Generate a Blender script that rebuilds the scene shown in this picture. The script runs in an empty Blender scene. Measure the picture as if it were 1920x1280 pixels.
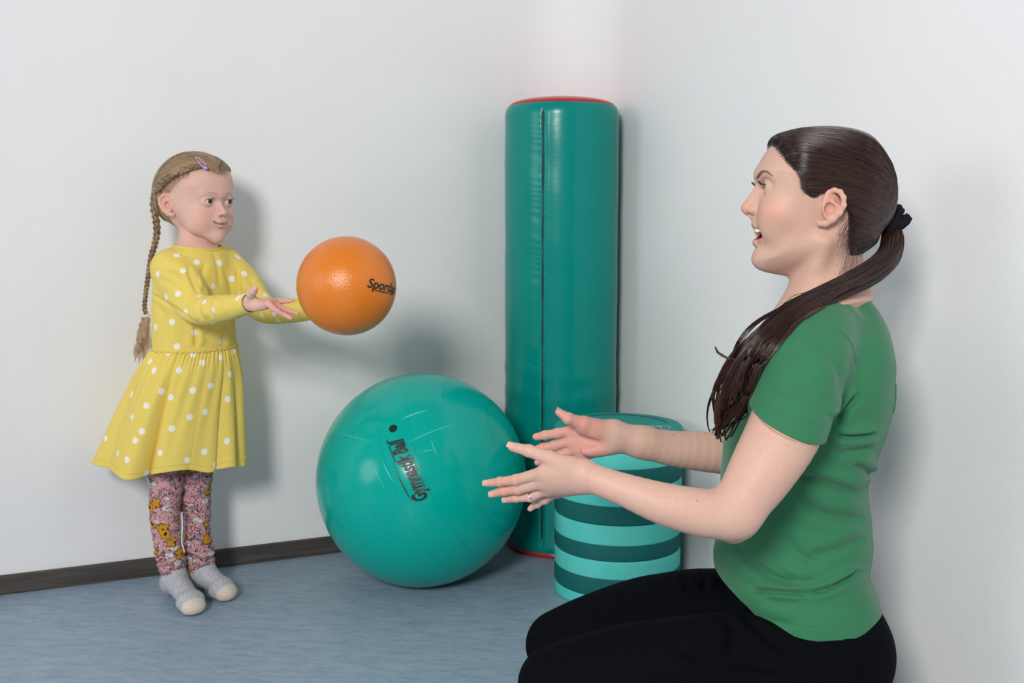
import bpy, bmesh, math, random
import numpy as np
from mathutils import Vector, Matrix
random.seed(7); RNG = np.random.default_rng(11)
SC = bpy.context.scene; COL = SC.collection
PI = math.pi
# ---------------------------------------------------------------- camera
CAMH = 0.87; PITCH = math.radians(6.7); FPX = 2000.0
CP, SP = math.cos(PITCH), math.sin(PITCH)
cam_d = bpy.data.cameras.new('camera'); cam = bpy.data.objects.new('camera', cam_d); COL.objects.link(cam)
cam_d.sensor_width = 36.0; cam_d.lens = FPX/1920*36.0; cam_d.clip_start = 0.02
cam.location = (0, 0, CAMH); cam.rotation_euler = (PI/2-PITCH, 0, 0)
cam_d.dof.use_dof = True; cam_d.dof.focus_distance = 1.62; cam_d.dof.aperture_fstop = 13.0
SC.camera = cam
# ---------------------------------------------------------------- world, lamps, exposure
w = bpy.data.worlds.new('world'); SC.world = w; w.use_nodes = True
w.node_tree.nodes['Background'].inputs[0].default_value = (0.86, 0.93, 1.0, 1)
w.node_tree.nodes['Background'].inputs[1].default_value = 0.34
def area(name, loc, target, size, power, color=(1, 1, 1)):
    l = bpy.data.lights.new(name, 'AREA'); l.shape = 'DISK'; l.size = size; l.energy = power; l.color = color
    o = bpy.data.objects.new(name, l); COL.objects.link(o); o.location = loc
    o.rotation_euler = (Vector(target)-Vector(loc)).to_track_quat('-Z', 'Y').to_euler()
    return o
area('studio_flash', (-0.78, -1.3, 1.92), (1.1, 1.9, 0.75), 0.78, 112, (1.0, 0.985, 0.96))
area('left_fill', (-6.0, -1.6, 2.1), (0.5, 2.2, 0.9), 2.6, 84, (0.93, 0.97, 1.0))  # added soft fill from far left, no real window; brightens the right wall
SC.view_settings.view_transform = 'Standard'; SC.view_settings.look = 'None'
SC.view_settings.exposure = -0.22; SC.view_settings.gamma = 1.0; SC.view_settings.use_curve_mapping = False

# ---------------------------------------------------------------- helpers
def P(x, y, Y):
    "world point seen at photo pixel x, y at distance Y along the room"
    u = (x-960)/FPX; v = (y-640)/FPX
    d = (u, CP-SP*v, -SP-CP*v); t = Y/d[1]
    return np.array((u*t, Y, CAMH+d[2]*t))
def PIX(p):
    p = np.atleast_2d(p); X, Y, Z = p[:, 0], p[:, 1], p[:, 2]-CAMH
    zc = CP*Y-SP*Z; up = SP*Y+CP*Z
    return np.stack([960+FPX*X/zc, 640-FPX*up/zc], 1)
def srgb(r, g, b):
    f = lambda c: (c/255/12.92) if c/255 <= .04045 else ((c/255+.055)/1.055)**2.4
    return (f(r), f(g), f(b))
def empty(name, loc, label, cat, group=None):
    o = bpy.data.objects.new(name, None); COL.objects.link(o); o.location = loc
    o.empty_display_size = .05; o['label'] = label; o['category'] = cat
    if group: o['group'] = group
    return o
def mesh_np(name, V, F, mat=None, parent=None, smooth=True, attrs=None, label=None):
    "V (n,3) world coordinates, F (m,3|4) or list of faces; attrs {name: (n,) or (n,3)}"
    V = np.asarray(V, dtype=np.float64)
    me = bpy.data.meshes.new(name)
    if isinstance(F, np.ndarray):
        me.vertices.add(len(V)); me.vertices.foreach_set('co', V.astype(np.float32).ravel())
        k = F.shape[1]; me.loops.add(F.size); me.loops.foreach_set('vertex_index', F.astype(np.int32).ravel())
        me.polygons.add(len(F)); me.polygons.foreach_set('loop_start', (np.arange(len(F))*k).astype(np.int32))
        me.update(calc_edges=True); me.validate()
    else:
        me.from_pydata([tuple(v) for v in V], [], [tuple(int(i) for i in f) for f in F]); me.update()
    if smooth: me.polygons.foreach_set('use_smooth', np.ones(len(me.polygons), bool))
    for an, a in (attrs or {}).items():
        a = np.asarray(a, dtype=np.float32)
        if a.ndim == 1:
            at = me.attributes.new(an, 'FLOAT', 'POINT'); at.data.foreach_set('value', a)
        else:
            at = me.attributes.new(an, 'FLOAT_COLOR', 'POINT')
            at.data.foreach_set('color', np.concatenate([a, np.ones((len(a), 1), np.float32)], 1).ravel())
    o = bpy.data.objects.new(name, me); COL.objects.link(o)
    if mat: me.materials.append(mat)
    if parent is not None:
        o.parent = parent
        inv = parent_world(parent).inverted(); me.transform(inv)
    if label: o['label'] = label
    return o
def parent_world(p):
    M = Matrix.Translation(p.location) @ p.rotation_euler.to_matrix().to_4x4()
    return (parent_world(p.parent) @ M) if p.parent else M
class NT:
    def __init__(s, name, rough=.5, spec=.5, **kw):
        s.m = bpy.data.materials.new(name); s.m.use_nodes = True; s.t = s.m.node_tree; s.N = s.t.nodes
        s.b = s.N['Principled BSDF']; s.b.inputs['Roughness'].default_value = rough
        s.b.inputs['Specular IOR Level'].default_value = spec
        for k, v in kw.items(): s.b.inputs[k.replace('_', ' ')].default_value = v
    def add(s, typ, props=None, ins=None):
        n = s.N.new(typ)
        for k, v in (props or {}).items(): setattr(n, k, v)
        for k, v in (ins or {}).items():
            if hasattr(v, 'is_linked') or isinstance(v, bpy.types.NodeSocket): s.t.links.new(v, n.inputs[k])
            else: n.inputs[k].default_value = v
        return n
    def link(s, a, b): s.t.links.new(a, b)
    def color(s, c):
        if isinstance(c, bpy.types.NodeSocket): s.link(c, s.b.inputs['Base Color'])
        else: s.b.inputs['Base Color'].default_value = (*c, 1)
        return s
    def noise(s, scale, detail=4, vec=None, rough=.5):
        return s.add('ShaderNodeTexNoise', None, {'Scale': scale, 'Detail': detail, 'Roughness': rough, **({'Vector': vec} if vec is not None else {})})
    def obj(s): return s.add('ShaderNodeTexCoord').outputs['Object']
    def mapping(s, vec, scale=(1, 1, 1), rot=(0, 0, 0)):
        return s.add('ShaderNodeMapping', None, {'Vector': vec, 'Scale': scale, 'Rotation': rot}).outputs[0]
    def ramp(s, fac, stops):
        r = s.add('ShaderNodeValToRGB', None, {'Fac': fac}); e = r.color_ramp.elements
        while len(e) < len(stops): e.new(.5)
        for i, (p, c) in enumerate(stops): e[i].position = p; e[i].color = (*c, 1)
        return r.outputs[0]
    def mix(s, fac, a, b, mode='MIX'):
        n = s.add('ShaderNodeMix', {'data_type': 'RGBA', 'blend_type': mode})
        for sock, v in ((n.inputs[0], fac), (n.inputs[6], a), (n.inputs[7], b)):
            if isinstance(v, bpy.types.NodeSocket): s.link(v, sock)
            elif isinstance(v, (int, float)): sock.default_value = v
            else: sock.default_value = (*v, 1)
        return n.outputs[2]
    def math(s, op, a, b=0.0, c=0.0):
        n = s.add('ShaderNodeMath', {'operation': op})
        for i, v in enumerate((a, b, c)):
            if isinstance(v, bpy.types.NodeSocket): s.link(v, n.inputs[i])
            else: n.inputs[i].default_value = v
        return n.outputs[0]
    def attr(s, name):
        n = s.add('ShaderNodeAttribute', {'attribute_name': name}); return n
    def bump(s, h, strength, dist):
        n = s.add('ShaderNodeBump', None, {'Height': h, 'Strength': strength, 'Distance': dist})
        s.link(n.outputs[0], s.b.inputs['Normal']); return s
def lathe(name, prof, n, c, mat, parent, rfun=None, label=None, attrs=None):
    "revolve (r,z) profile about vertical axis through c"
    th = np.linspace(0, 2*PI, n, endpoint=False); prof = np.array(prof); m = len(prof)
    R = np.repeat(prof[:, 0][:, None], n, 1); Z = np.repeat(prof[:, 1][:, None], n, 1)
    if rfun is not None: R = rfun(R, Z, th[None, :])
    V = np.stack([c[0]+R*np.cos(th), c[1]+R*np.sin(th), c[2]+Z], -1).reshape(-1, 3)
    i, j = np.meshgrid(np.arange(m-1), np.arange(n), indexing='ij'); j2 = (j+1) % n
    F = np.stack([i*n+j, i*n+j2, (i+1)*n+j2, (i+1)*n+j], -1).reshape(-1, 4)
    return mesh_np(name, V, F, mat, parent, label=label)
def tube_mesh(lines, radii, sides=3):
    "lines (N,M,3); radii (N,M) -> V,F for thin strands"
    L = np.asarray(lines); N, M, _ = L.shape
    T = np.gradient(L, axis=1); T /= np.linalg.norm(T, axis=2, keepdims=True)+1e-12
    up = np.zeros_like(T); up[..., 2] = 1; bad = np.abs(T[..., 2]) > .9; up[bad] = (1, 0, 0)
    if sides > 4: up[:] = 0; up[..., 1] = 1
    A = np.cross(T, up); A /= np.linalg.norm(A, axis=2, keepdims=True)+1e-12; B = np.cross(T, A)
    th = np.arange(sides)*2*PI/sides
    V = L[:, :, None]+radii[:, :, None, None]*(A[:, :, None]*np.cos(th)[:, None]+B[:, :, None]*np.sin(th)[:, None])
    idx = np.arange(N*M*sides).reshape(N, M, sides)
    a = idx[:, :-1]; b = idx[:, 1:]; a2 = np.roll(a, -1, 2); b2 = np.roll(b, -1, 2)
    F = np.stack([a, a2, b2, b], -1).reshape(-1, 4)
    return V.reshape(-1, 3), F
def tube(name, pts, r, mat, parent, sides=8, closed=False, label=None):
    pts = np.array(pts, float)
    if closed: pts = np.concatenate([pts, pts[:2]])
    r = np.full(len(pts), r) if np.isscalar(r) else np.array(r)
    V, F = tube_mesh(pts[None], r[None], sides)
    F = list(map(tuple, F))
    if not closed:
        F.append(tuple(range(sides))[::-1]); n = len(pts)*sides; F.append(tuple(range(n-sides, n)))
    return mesh_np(name, V, F, mat, parent, label=label)
def smooth_path(pts, n):
    "Catmull-Rom through pts -> n points"
    p = np.array(pts, float); m = len(p); t = np.linspace(0, m-1-1e-9, n); i = t.astype(int); f = (t-i)[:, None]
    q = np.concatenate([[2*p[0]-p[1]], p, [2*p[-1]-p[-2]]])
    a, b, c, d = q[i], q[i+1], q[i+2], q[i+3]
    return .5*((2*b)+(c-a)*f+(2*a-5*b+4*c-d)*f*f+(3*b-a-3*c+d)*f**3)
def text_geo(txt, size, shear=0.0, offset=0.0):
    c = bpy.data.curves.new('t', 'FONT'); c.body = txt; c.size = size; c.shear = shear; c.offset = offset
    c.align_x = 'CENTER'; c.align_y = 'CENTER'; c.resolution_u = 6
    o = bpy.data.objects.new('t', c); COL.objects.link(o); dg = bpy.context.evaluated_depsgraph_get()
    me = o.evaluated_get(dg).to_mesh(); bm = bmesh.new(); bm.from_mesh(me); bmesh.ops.triangulate(bm, faces=bm.faces)
    V = np.array([v.co[:] for v in bm.verts]); F = [tuple(v.index for v in f.verts) for f in bm.faces]
    bm.free(); o.evaluated_get(dg).to_mesh_clear(); bpy.data.objects.remove(o); bpy.data.curves.remove(c)
    return V, F
def on_sphere(V2, c, r, n, right, lift=.0006):
    "wrap flat (x,y) geometry round a sphere, centred at direction n with x axis 'right'"
    n = np.array(n)/np.linalg.norm(n); right = np.array(right, float); right -= n*right.dot(n); right /= np.linalg.norm(right)
    up = np.cross(n, right); x, y = V2[:, 0]/r, V2[:, 1]/r
    d = np.cos(y)[:, None]*(np.cos(x)[:, None]*n+np.sin(x)[:, None]*right)+np.sin(y)[:, None]*up
    return np.array(c)+d*(r+lift)
# ================================================================ ROOM
LW0 = np.array((-.472, 2.697)); LWD = np.array((.919, .395)); LWD = LWD/np.linalg.norm(LWD)
RWD = np.array((LWD[1], -LWD[0]))                       # right wall runs towards the camera
CYLR = .145; CYLC = np.array((.122, 2.79))
dl = (CYLC-LW0).dot(np.array((-LWD[1], LWD[0])))
GAP = .018; FIL = .2
CYLC = CYLC+np.array((-LWD[1], LWD[0]))*(-dl-CYLR-GAP)      # stands just off the left wall
s_c = (CYLC-LW0).dot(LWD)+CYLR+GAP
CORNER = LW0+LWD*s_c
m = NT('white_paint', .62, .25)
co = m.obj(); n1 = m.noise(3.0, 3, co); n2 = m.noise(420, 4, co); n3 = m.noise(60, 5, co)
m.color(m.ramp(n1.outputs[0], [(.3, srgb(229, 228, 229)), (.7, srgb(233, 232, 232))]))
h = m.math('ADD', m.math('MULTIPLY', n2.outputs[0], .35), n3.outputs[0]); m.bump(h, .35, .0016); WALL = m.m
def slab(name, a, b, z0, z1, th, mat, out):
    a, b, out = np.array(a), np.array(b), np.array(out)
    q = [a, b, b+out*th, a+out*th]
    V = [(x, y, z0) for x, y in q]+[(x, y, z1) for x, y in q]
    F = [(0, 1, 2, 3), (7, 6, 5, 4), (0, 4, 5, 1), (1, 5, 6, 2), (2, 6, 7, 3), (3, 7, 4, 0)]
    o = mesh_np(name, V, F, mat, smooth=False); o['kind'] = 'structure'; return o
NL = np.array((-LWD[1], LWD[0]))      # outward of left wall
# the left wall runs into the right one through a rounded inside corner
pts = [CORNER-LWD*4.2]; fc = CORNER-LWD*FIL+RWD*FIL
for a in np.linspace(0, PI/2, 90): pts.append(fc-RWD*FIL*math.cos(a)+LWD*FIL*math.sin(a))
outer = [CORNER+RWD*FIL+LWD*.1, CORNER+LWD*.1+NL*.1, CORNER-LWD*4.2+NL*.1]
poly = pts+outer; n = len(poly)
V = [(*p, 0) for p in poly]+[(*p, 2.7) for p in poly]
F = [(i, (i+1) % n, (i+1) % n+n, i+n) for i in range(n)]+[tuple(range(n))[::-1], tuple(range(n, 2*n))]
o = mesh_np('wall_left', V, F, WALL, smooth=False); o['kind'] = 'structure'
slab('wall_right', CORNER+RWD*FIL, CORNER+RWD*4.0, 0, 2.7, .1, WALL, LWD)
m = NT('linoleum', .42, .35)
co = m.mapping(m.obj(), (1, 1, 1), (0, 0, .12))
st = m.mapping(co, (5, 16, 5)); sf = m.mapping(co, (60, 170, 60)); sg = m.mapping(co, (16, 55, 16))
a = m.noise(1.6, 6, st, .62).outputs[0]; b = m.noise(1.0, 5, sf, .65).outputs[0]; c = m.noise(1.0, 5, sg, .6).outputs[0]
base = m.ramp(a, [(.32, srgb(124, 146, 167)), (.5, srgb(141, 161, 180)), (.68, srgb(162, 172, 188))])
fl = m.ramp(b, [(.34, srgb(92, 114, 136)), (.47, srgb(142, 161, 179)), (.6, srgb(160, 176, 190)), (.7, srgb(188, 199, 206))])
fm = m.ramp(c, [(.3, srgb(114, 138, 157)), (.5, srgb(145, 163, 181)), (.72, srgb(171, 182, 193))])
m.color(m.mix(.5, m.mix(.5, base, fl), fm)); m.bump(b, .12, .0006); FLOORM = m.m
o = mesh_np('floor', [(-4, -1.5, 0), (3, -1.5, 0), (3, 4.4, 0), (-4, 4.4, 0), (-4, -1.5, -.1), (3, -1.5, -.1), (3, 4.4, -.1), (-4, 4.4, -.1)],
            [(0, 1, 2, 3), (7, 6, 5, 4), (0, 4, 5, 1), (1, 5, 6, 2), (2, 6, 7, 3), (3, 7, 4, 0)], FLOORM, smooth=False)
o['kind'] = 'structure'
m = NT('dark_wood_skirting', .5, .4)
sx = m.mapping(m.obj(), (3, 3, 60), (0, 0, -.4)); nn = m.noise(2.2, 6, sx).outputs[0]; n4 = m.noise(7, 3, m.obj()).outputs[0]
m.color(m.mix(m.math('MULTIPLY', n4, .5), m.ramp(nn, [(.3, srgb(48, 44, 42)), (.7, srgb(86, 80, 75))]), srgb(70, 64, 60)))
BB = .0445; a0 = CORNER-LWD*4.2; e = -NL
prof = [(0, 0), (.011, 0), (.011, BB-.004), (.0085, BB-.001), (.006, BB), (0, BB)]
V = []
for p in (a0, CORNER-LWD*FIL):
    V += [(*(p+e*(d+.0003)), z) for d, z in prof]
k = len(prof); F = [(i, (i+1) % k, (i+1) % k+k, i+k) for i in range(k)]+[tuple(range(k))[::-1], tuple(range(k, 2*k))]
o = mesh_np('baseboard_left', V, F, m.m, smooth=False); o['kind'] = 'structure'

# ================================================================ TALL PADDED CYLINDER
bc = np.array((*CYLC, 0)); top = P(1045, 188, CYLC[1]-CYLR)[2]; H = top
def pvc(name, c1, c2, rough=.22):
    m = NT(name, rough, .24); co = m.obj(); n1 = m.noise(7, 4, co).outputs[0]
    m.color(m.mix(n1, c1, c2)); n2 = m.noise(38, 3, m.mapping(co, (1, 1, 2.2))).outputs[0]; n3 = m.noise(900, 2, co).outputs[0]
    m.bump(m.math('ADD', n2, m.math('MULTIPLY', n3, .12)), .06, .003); return m.m
PVC = pvc('teal_vinyl', srgb(0, 128, 120), srgb(0, 136, 127)); RED = pvc('red_vinyl', srgb(190, 42, 46), srgb(176, 36, 42))
DARK = NT('zip_black', .6).color(srgb(14, 26, 42)).m
t = empty('foam_cylinder', bc, 'tall teal vinyl padded cylinder with red top standing in the corner', 'padded cylinder')
ZTH = math.atan2(*( (P(1022, 600, 2.66)[:2]-CYLC)[::-1] ))
def dth(th): return (th-ZTH+PI) % (2*PI)-PI
def cylr(R, Z, th):
    d = dth(th); s = CYLR*d
    seam = -.0028*np.exp(-(s/.004)**2)+.0006*np.exp(-((np.abs(s)-.010)/.005)**2)
    wr = .0002*np.sin(Z*330+5*np.sin(Z*41)+s*60)*np.exp(-(s/.04)**2)*(s < .01)
    wv = .0004*np.sin(Z*21+th*2)+.0003*np.sin(Z*47+1+th*3)+.0007*np.sin(Z*95+np.sin(th*3))*np.exp(-((Z-.42)/.12)**2)
    ends = np.clip(np.minimum(Z/.05, (H-Z)/.03), 0, 1)
    return R+(seam+wr+wv)*ends
prof = [(CYLR-.006, .012), (CYLR-.001, .022)]+[(CYLR+.001, z) for z in np.linspace(.03, H-.032, 300)]
prof += [(CYLR-.012+.013*math.cos(a), H-.03+.03*math.sin(a)) for a in np.linspace(.05, PI/2-.02, 14)]
body = lathe('cover', prof, 420, bc, PVC, t, cylr)
R2 = CYLR-.011
lathe('top_cap', [(R2+.001, H-.004), (R2+.002, H)]+[(R2*math.cos(a), H+.022*math.sin(a)) for a in np.linspace(.03, PI/2, 24)], 120, bc, RED, t, label='red domed top cap')
lathe('bottom_cap', [(.001, .001), (CYLR-.02, .001), (CYLR-.006, .003), (CYLR-.002, .008), (CYLR-.006, .014)], 120, bc, RED, t, label='red bottom cap')
rr = CYLR-.0012; sx = (math.cos(ZTH), math.sin(ZTH)); tx = (-sx[1], sx[0])
zs = np.linspace(.055, H-.004, 160)
V = []
for z in zs:
    q = rr+.0006*math.sin(z*47) - (max(0, z-(H-.03))/.03)**2*.010
    for s_ in (-.0024, -.0008, .0008, .0024):
        V.append((bc[0]+sx[0]*(q+.0012*(abs(s_) < .001))+tx[0]*s_, bc[1]+sx[1]*(q+.0012*(abs(s_) < .001))+tx[1]*s_, z))
F = [(i*4+j, i*4+j+1, i*4+j+5, i*4+j+4) for i in range(len(zs)-1) for j in range(3)]
mesh_np('zip', V, F, DARK, t, label='dark vertical zip seam')
# stitched hem ring near the foot
for z in (.052,):
    th = np.linspace(0, 2*PI, 160, endpoint=False); q = CYLR+.0012
    tube('hem_piping', np.stack([bc[0]+q*np.cos(th), bc[1]+q*np.sin(th), np.full(160, z)], 1), .0016, PVC, t, 6, True)

# ================================================================ STRIPED FOAM ROLLER
RR = .147; pb = P(1156, 1103, 2.43); rc = np.array((pb[0], 2.43, 0)); 
HT = P(1156, 794, 2.43)[2]
t = empty('foam_roller', rc, 'wide striped foam roller in light and dark teal standing on end beside the wall', 'foam roller')
def foam(name, c1, c2):
    m = NT(name, .72, .3); co = m.obj(); m.color(m.mix(m.ramp(m.noise(11, 5, co).outputs[0], [(.3, (0,)*3), (.7, (1,)*3)]), c1, c2))
    m.bump(m.noise(380, 3, co).outputs[0], .25, .001); return m.m
FL = foam('light_teal_foam', srgb(74, 196, 186), srgb(98, 206, 196)); FD = foam('dark_teal_foam', srgb(10, 92, 92), srgb(14, 100, 98)); FT = foam('top_teal_foam', srgb(38, 146, 136), srgb(46, 154, 144))
nb = 10; zb = np.linspace(0, HT-.006, nb)
ylev = [1103, 1081, 1049, 1016.5, 989, 953, 920, 886.5, 854, 821, 794]
zb = [0]+[P(1036, y, 2.43)[2] for y in ylev[1:-1]]+[HT]
for i in range(10):
    z0, z1 = zb[i]+.0003, zb[i+1]-.0003
    e = .0015 if 0 < i < 9 else .005
    pr = [(0.0005, z0), (RR-(.0015 if i else .004), z0), (RR-.0004, z0+.0015), (RR, z0+.004), (RR, z1-.003 if i < 9 else z1-.006)]
    pr += ([(RR-.0004, z1-.0012), (RR-.0015, z1), (.0005, z1)] if i < 9 else [(RR-.001, z1-.003), (RR-.003, z1-.0008), (RR-.006, z1), (.07, z1), (.0005, z1)])
    if i == 0: lab = 'light teal stripe'
    o = lathe('foam_layer', pr, 128, rc, (FT if i == 9 else (FL if i % 2 == 0 else FD)), t, label=('mid teal top layer' if i == 9 else ('light teal layer' if i % 2 == 0 else 'dark teal layer')))
    if i == 9: topo = o
# printed arc and logo on the top disc
def disc_pt(x, y):
    for _ in range(1):
        u = (x-960)/FPX; v = (y-640)/FPX; d = np.array((u, CP-SP*v, -SP-CP*v)); tt = (HT-CAMH)/d[2]
    return np.array((d[0]*tt, d[1]*tt, HT+.0005))
DKP = NT('dark_print', .6).color(srgb(8, 70, 72)).m; WHP = NT('white_print', .6).color(srgb(225, 240, 238)).m
a1, a2 = disc_pt(1130, 783), disc_pt(1246, 793)
th1, th2 = [math.atan2(q[1]-rc[1], q[0]-rc[0]) for q in (a1, a2)]; ra = .113
th = np.linspace(2.2, th2-.02, 50); V = []
for k_, a in enumerate(th):
    ww = .0022*min(1, .35+min(k_, 49-k_)/6)
    V += [(rc[0]+(ra-ww)*math.cos(a), rc[1]+(ra-ww)*math.sin(a), HT+.0005), (rc[0]+(ra+ww)*math.cos(a), rc[1]+(ra+ww)*math.sin(a), HT+.0005)]
F = [(2*i, 2*i+2, 2*i+3, 2*i+1) for i in range(49)]
mesh_np('printed_arc', V, F, DKP, t, smooth=False, label='dark printed arc')
lc = disc_pt(1247, 801); V = []; n = 40
for k_ in range(n):
    a = 2*PI*k_/n; ww = .0016+.0016*max(0, math.cos(a-2.2))
    V += [(lc[0]+(.0125-ww)*math.cos(a), lc[1]+(.0165-ww)*math.sin(a), HT+.0006), (lc[0]+.0125*math.cos(a), lc[1]+.0165*math.sin(a), HT+.0006)]
F = [(2*i, (2*i+2) % (2*n), (2*i+3) % (2*n), 2*i+1) for i in range(n)]
s0 = disc_pt(1213, 799)
tv, tf = text_geo('sero', .020)
tv = [(v[0]+disc_pt(1224, 799)[0], v[1]*1.5+disc_pt(1224, 799)[1], HT+.0006) for v in tv]; k0 = len(V); V = V+tv; F = F+[tuple(i+k0 for i in f) for f in tf]
mesh_np('logo', V, F, WHP, t, smooth=False, label='small white printed logo')

# ================================================================ GYM BALL
GC = np.array((-.0, 0, 0)); GY = 2.482
g0 = P(791, 897, GY); gz = .2495; GC = np.array((g0[0], GY, gz)); GR = .2485
t = empty('exercise_ball', (GC[0], GC[1], 0), 'large shiny green exercise ball with black lettering on the floor', 'exercise ball')
m = NT('green_ball_vinyl', .2, .26); co = m.obj()
axis = np.array((.42, .1, .9)); axis /= np.linalg.norm(axis)   # mould lines run along this direction
perp = np.array((.9, -.2, .42)); 
dt = m.add('ShaderNodeVectorMath', {'operation': 'DOT_PRODUCT'}, {0: co, 1: tuple(perp/np.linalg.norm(perp))}).outputs['Value']
ln = m.math('PINGPONG', m.math('MULTIPLY', dt, 30.0), 1.0); ln = m.math('LESS_THAN', ln, .035)
wide = m.noise(5, 4, m.mapping(co, (1, 1, 1))).outputs[0]
cc = m.mix(wide, srgb(0, 160, 146), srgb(0, 172, 158))
cc = m.mix(m.math('MULTIPLY', ln, m.math('MULTIPLY', m.noise(6, 3, co).outputs[0], .38)), cc, srgb(0, 116, 104))
m.color(cc)
hh = m.math('ADD', m.math('MULTIPLY', ln, -.5), m.math('MULTIPLY', m.noise(260, 4, co).outputs[0], .32)); m.bump(hh, .4, .0007)
m.link(m.ramp(m.noise(9, 6, co).outputs[0], [(.35, (.13,)*3), (.7, (.22,)*3)]), m.b.inputs['Roughness'])
nu, nv = 160, 96; V = []; 
ph = np.linspace(0, PI, nv); thh = np.linspace(0, 2*PI, nu, endpoint=False)
def gfac(p):  # slight sag: wider near the bottom, flat contact
    z = p[..., 2]; q = p.copy(); q[..., 2] = np.maximum(z*1.015, -gz+.0006); return q
X = np.stack([np.sin(ph)[:, None]*np.cos(thh), np.sin(ph)[:, None]*np.sin(thh), np.repeat(np.cos(ph)[:, None], nu, 1)], -1)*GR
Vb = gfac(X).reshape(-1, 3)+GC
i, j = np.meshgrid(np.arange(nv-1), np.arange(nu), indexing='ij'); j2 = (j+1) % nu
F = np.stack([i*nu+j, (i+1)*nu+j, (i+1)*nu+j2, i*nu+j2], -1).reshape(-1, 4)
mesh_np('ball_shell', Vb, F, m.m, t)
def hit_sphere(x, y, c, r):
    u = (x-960)/FPX; v = (y-640)/FPX; d = np.array((u, CP-SP*v, -SP-CP*v)); d /= np.linalg.norm(d)
    oc = np.array((0, 0, CAMH))-c; b = oc.dot(d); disc = b*b-(oc.dot(oc)-r*r); tt = -b-math.sqrt(max(disc, 0))
    return np.array((0, 0, CAMH))+d*tt
BLK = NT('black_print', .45).color(srgb(10, 30, 34)).m
def ball_text(name, txt, px, pxr, size, c, r, mat, parent, shear=0., off=0., yst=1., zf=None, extra=None, label=None):
    "px = pixel of the text centre, pxr = pixel lying to its right"
    n = hit_sphere(*px, c, r)-c; rgt = hit_sphere(*pxr, c, r)-hit_sphere(*px, c, r)
    V, F = text_geo(txt, size, shear, off) if txt else (np.zeros((0, 3)), [])
    if len(V): V[:, 1] *= yst
    if extra is not None:
        for (ev, ef) in extra:
            k = len(V); V = np.concatenate([V.reshape(-1, 3), ev]); F = F+[tuple(i+k for i in f) for f in ef]
    W = on_sphere(V[:, :2], c, r, n, rgt)
    if zf is not None: W = zf(W-c)+c
    return mesh_np(name, W, F, mat, parent, smooth=False, label=label)
def ribbon(pts, wds):
    pts = np.array(pts, float); tn = np.gradient(pts, axis=0); tn /= np.linalg.norm(tn, axis=1)[:, None]; nn = np.stack([-tn[:, 1], tn[:, 0]], 1)
    wds = np.array(wds)[:, None] if not np.isscalar(wds) else wds
    V = np.empty((2*len(pts), 3)); V[:, 2] = 0; V[0::2, :2] = pts-nn*wds; V[1::2, :2] = pts+nn*wds
    return V, [(2*i, 2*i+2, 2*i+3, 2*i+1) for i in range(len(pts)-1)]
def dashes(x0, x1, y, n, h, rs):
    out = []; xs = np.linspace(x0, x1, n+1)
    for a, b in zip(xs[:-1], xs[1:]):
        if rs.random() < .15: continue
        out.append(ribbon([(a, y), (a+(b-a)*.35, y+h*.3), (a+(b-a)*.62, y-h*.2)], h*.5))
    return out
rs = random.Random(3)
sw = smooth_path([(-.062, -.018, 0), (-.03, -.021, 0), (.0, -.0225, 0), (.03, -.021, 0)], 24)[:, :2]
sw = sw*np.array((1, 1)); sw[:, 1] = .024-(sw[:, 1]+.021)  # swoosh above letters
ex = [ribbon(sw, np.interp(np.linspace(0, 1, 24), [0, .3, 1], [.0003, .0017, .0004]))]
n_ = 20; aa = np.linspace(0, 2*PI, n_, endpoint=False)
bd = np.stack([.103+.0095*np.cos(aa), -.002+.0095*np.sin(aa), 0*aa], 1); ex.append((bd, [tuple(range(n_))]))
ex += dashes(-.045, .03, -.018, 14, .0030, rs)+dashes(.03, .085, .0195, 10, .0036, rs)
ball_text('lettering', 'Gymnastik Ball', (767, 883), (745, 830), .0238, GC, GR, BLK, t, .35, .0011, 1.8, gfac, ex, 'black printed lettering')
GLOSS = NT('pale_scuff', .5).color(srgb(120, 215, 195)).m
sc_ = [[(752, 789), (775, 779), (803, 771)], [(768, 830), (800, 815), (853, 797)], [(628, 812), (660, 820), (700, 831)], [(790, 848), (816, 844)],
       [(718, 866), (727, 886), (738, 905)], [(696, 862), (708, 890), (722, 918)], [(808, 826), (814, 842), (820, 855)]]
for ln_, wd in zip(sc_, (.0012, .0006, .0003, .0006, .0007, .0004, .0006)):
    pts = np.array([hit_sphere(x, y, GC, GR) for x, y in ln_])
    pts = smooth_path(pts, 16) if len(pts) > 2 else np.linspace(pts[0], pts[1], 10)
    nn = (pts-GC)/np.linalg.norm(pts-GC, axis=1)[:, None]; tn = np.gradient(pts, axis=0); tn /= np.linalg.norm(tn, axis=1)[:, None]
    sd = np.cross(nn, tn); ww = (wd*np.sin(np.linspace(.15, PI-.15, len(pts))))[:, None]
    base_ = gfac(nn*(GR+.0005))+GC; Vs = []; Fs = []; k0 = 0
    for q, d in zip(base_-sd*ww, base_+sd*ww): Vs += [q, d]
    for i in range(len(pts)-1):
        Fs.append((k0+2*i, k0+2*i+2, k0+2*i+3, k0+2*i+1))
    mesh_np('scuff_mark', Vs, Fs, GLOSS, t, smooth=False)

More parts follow.
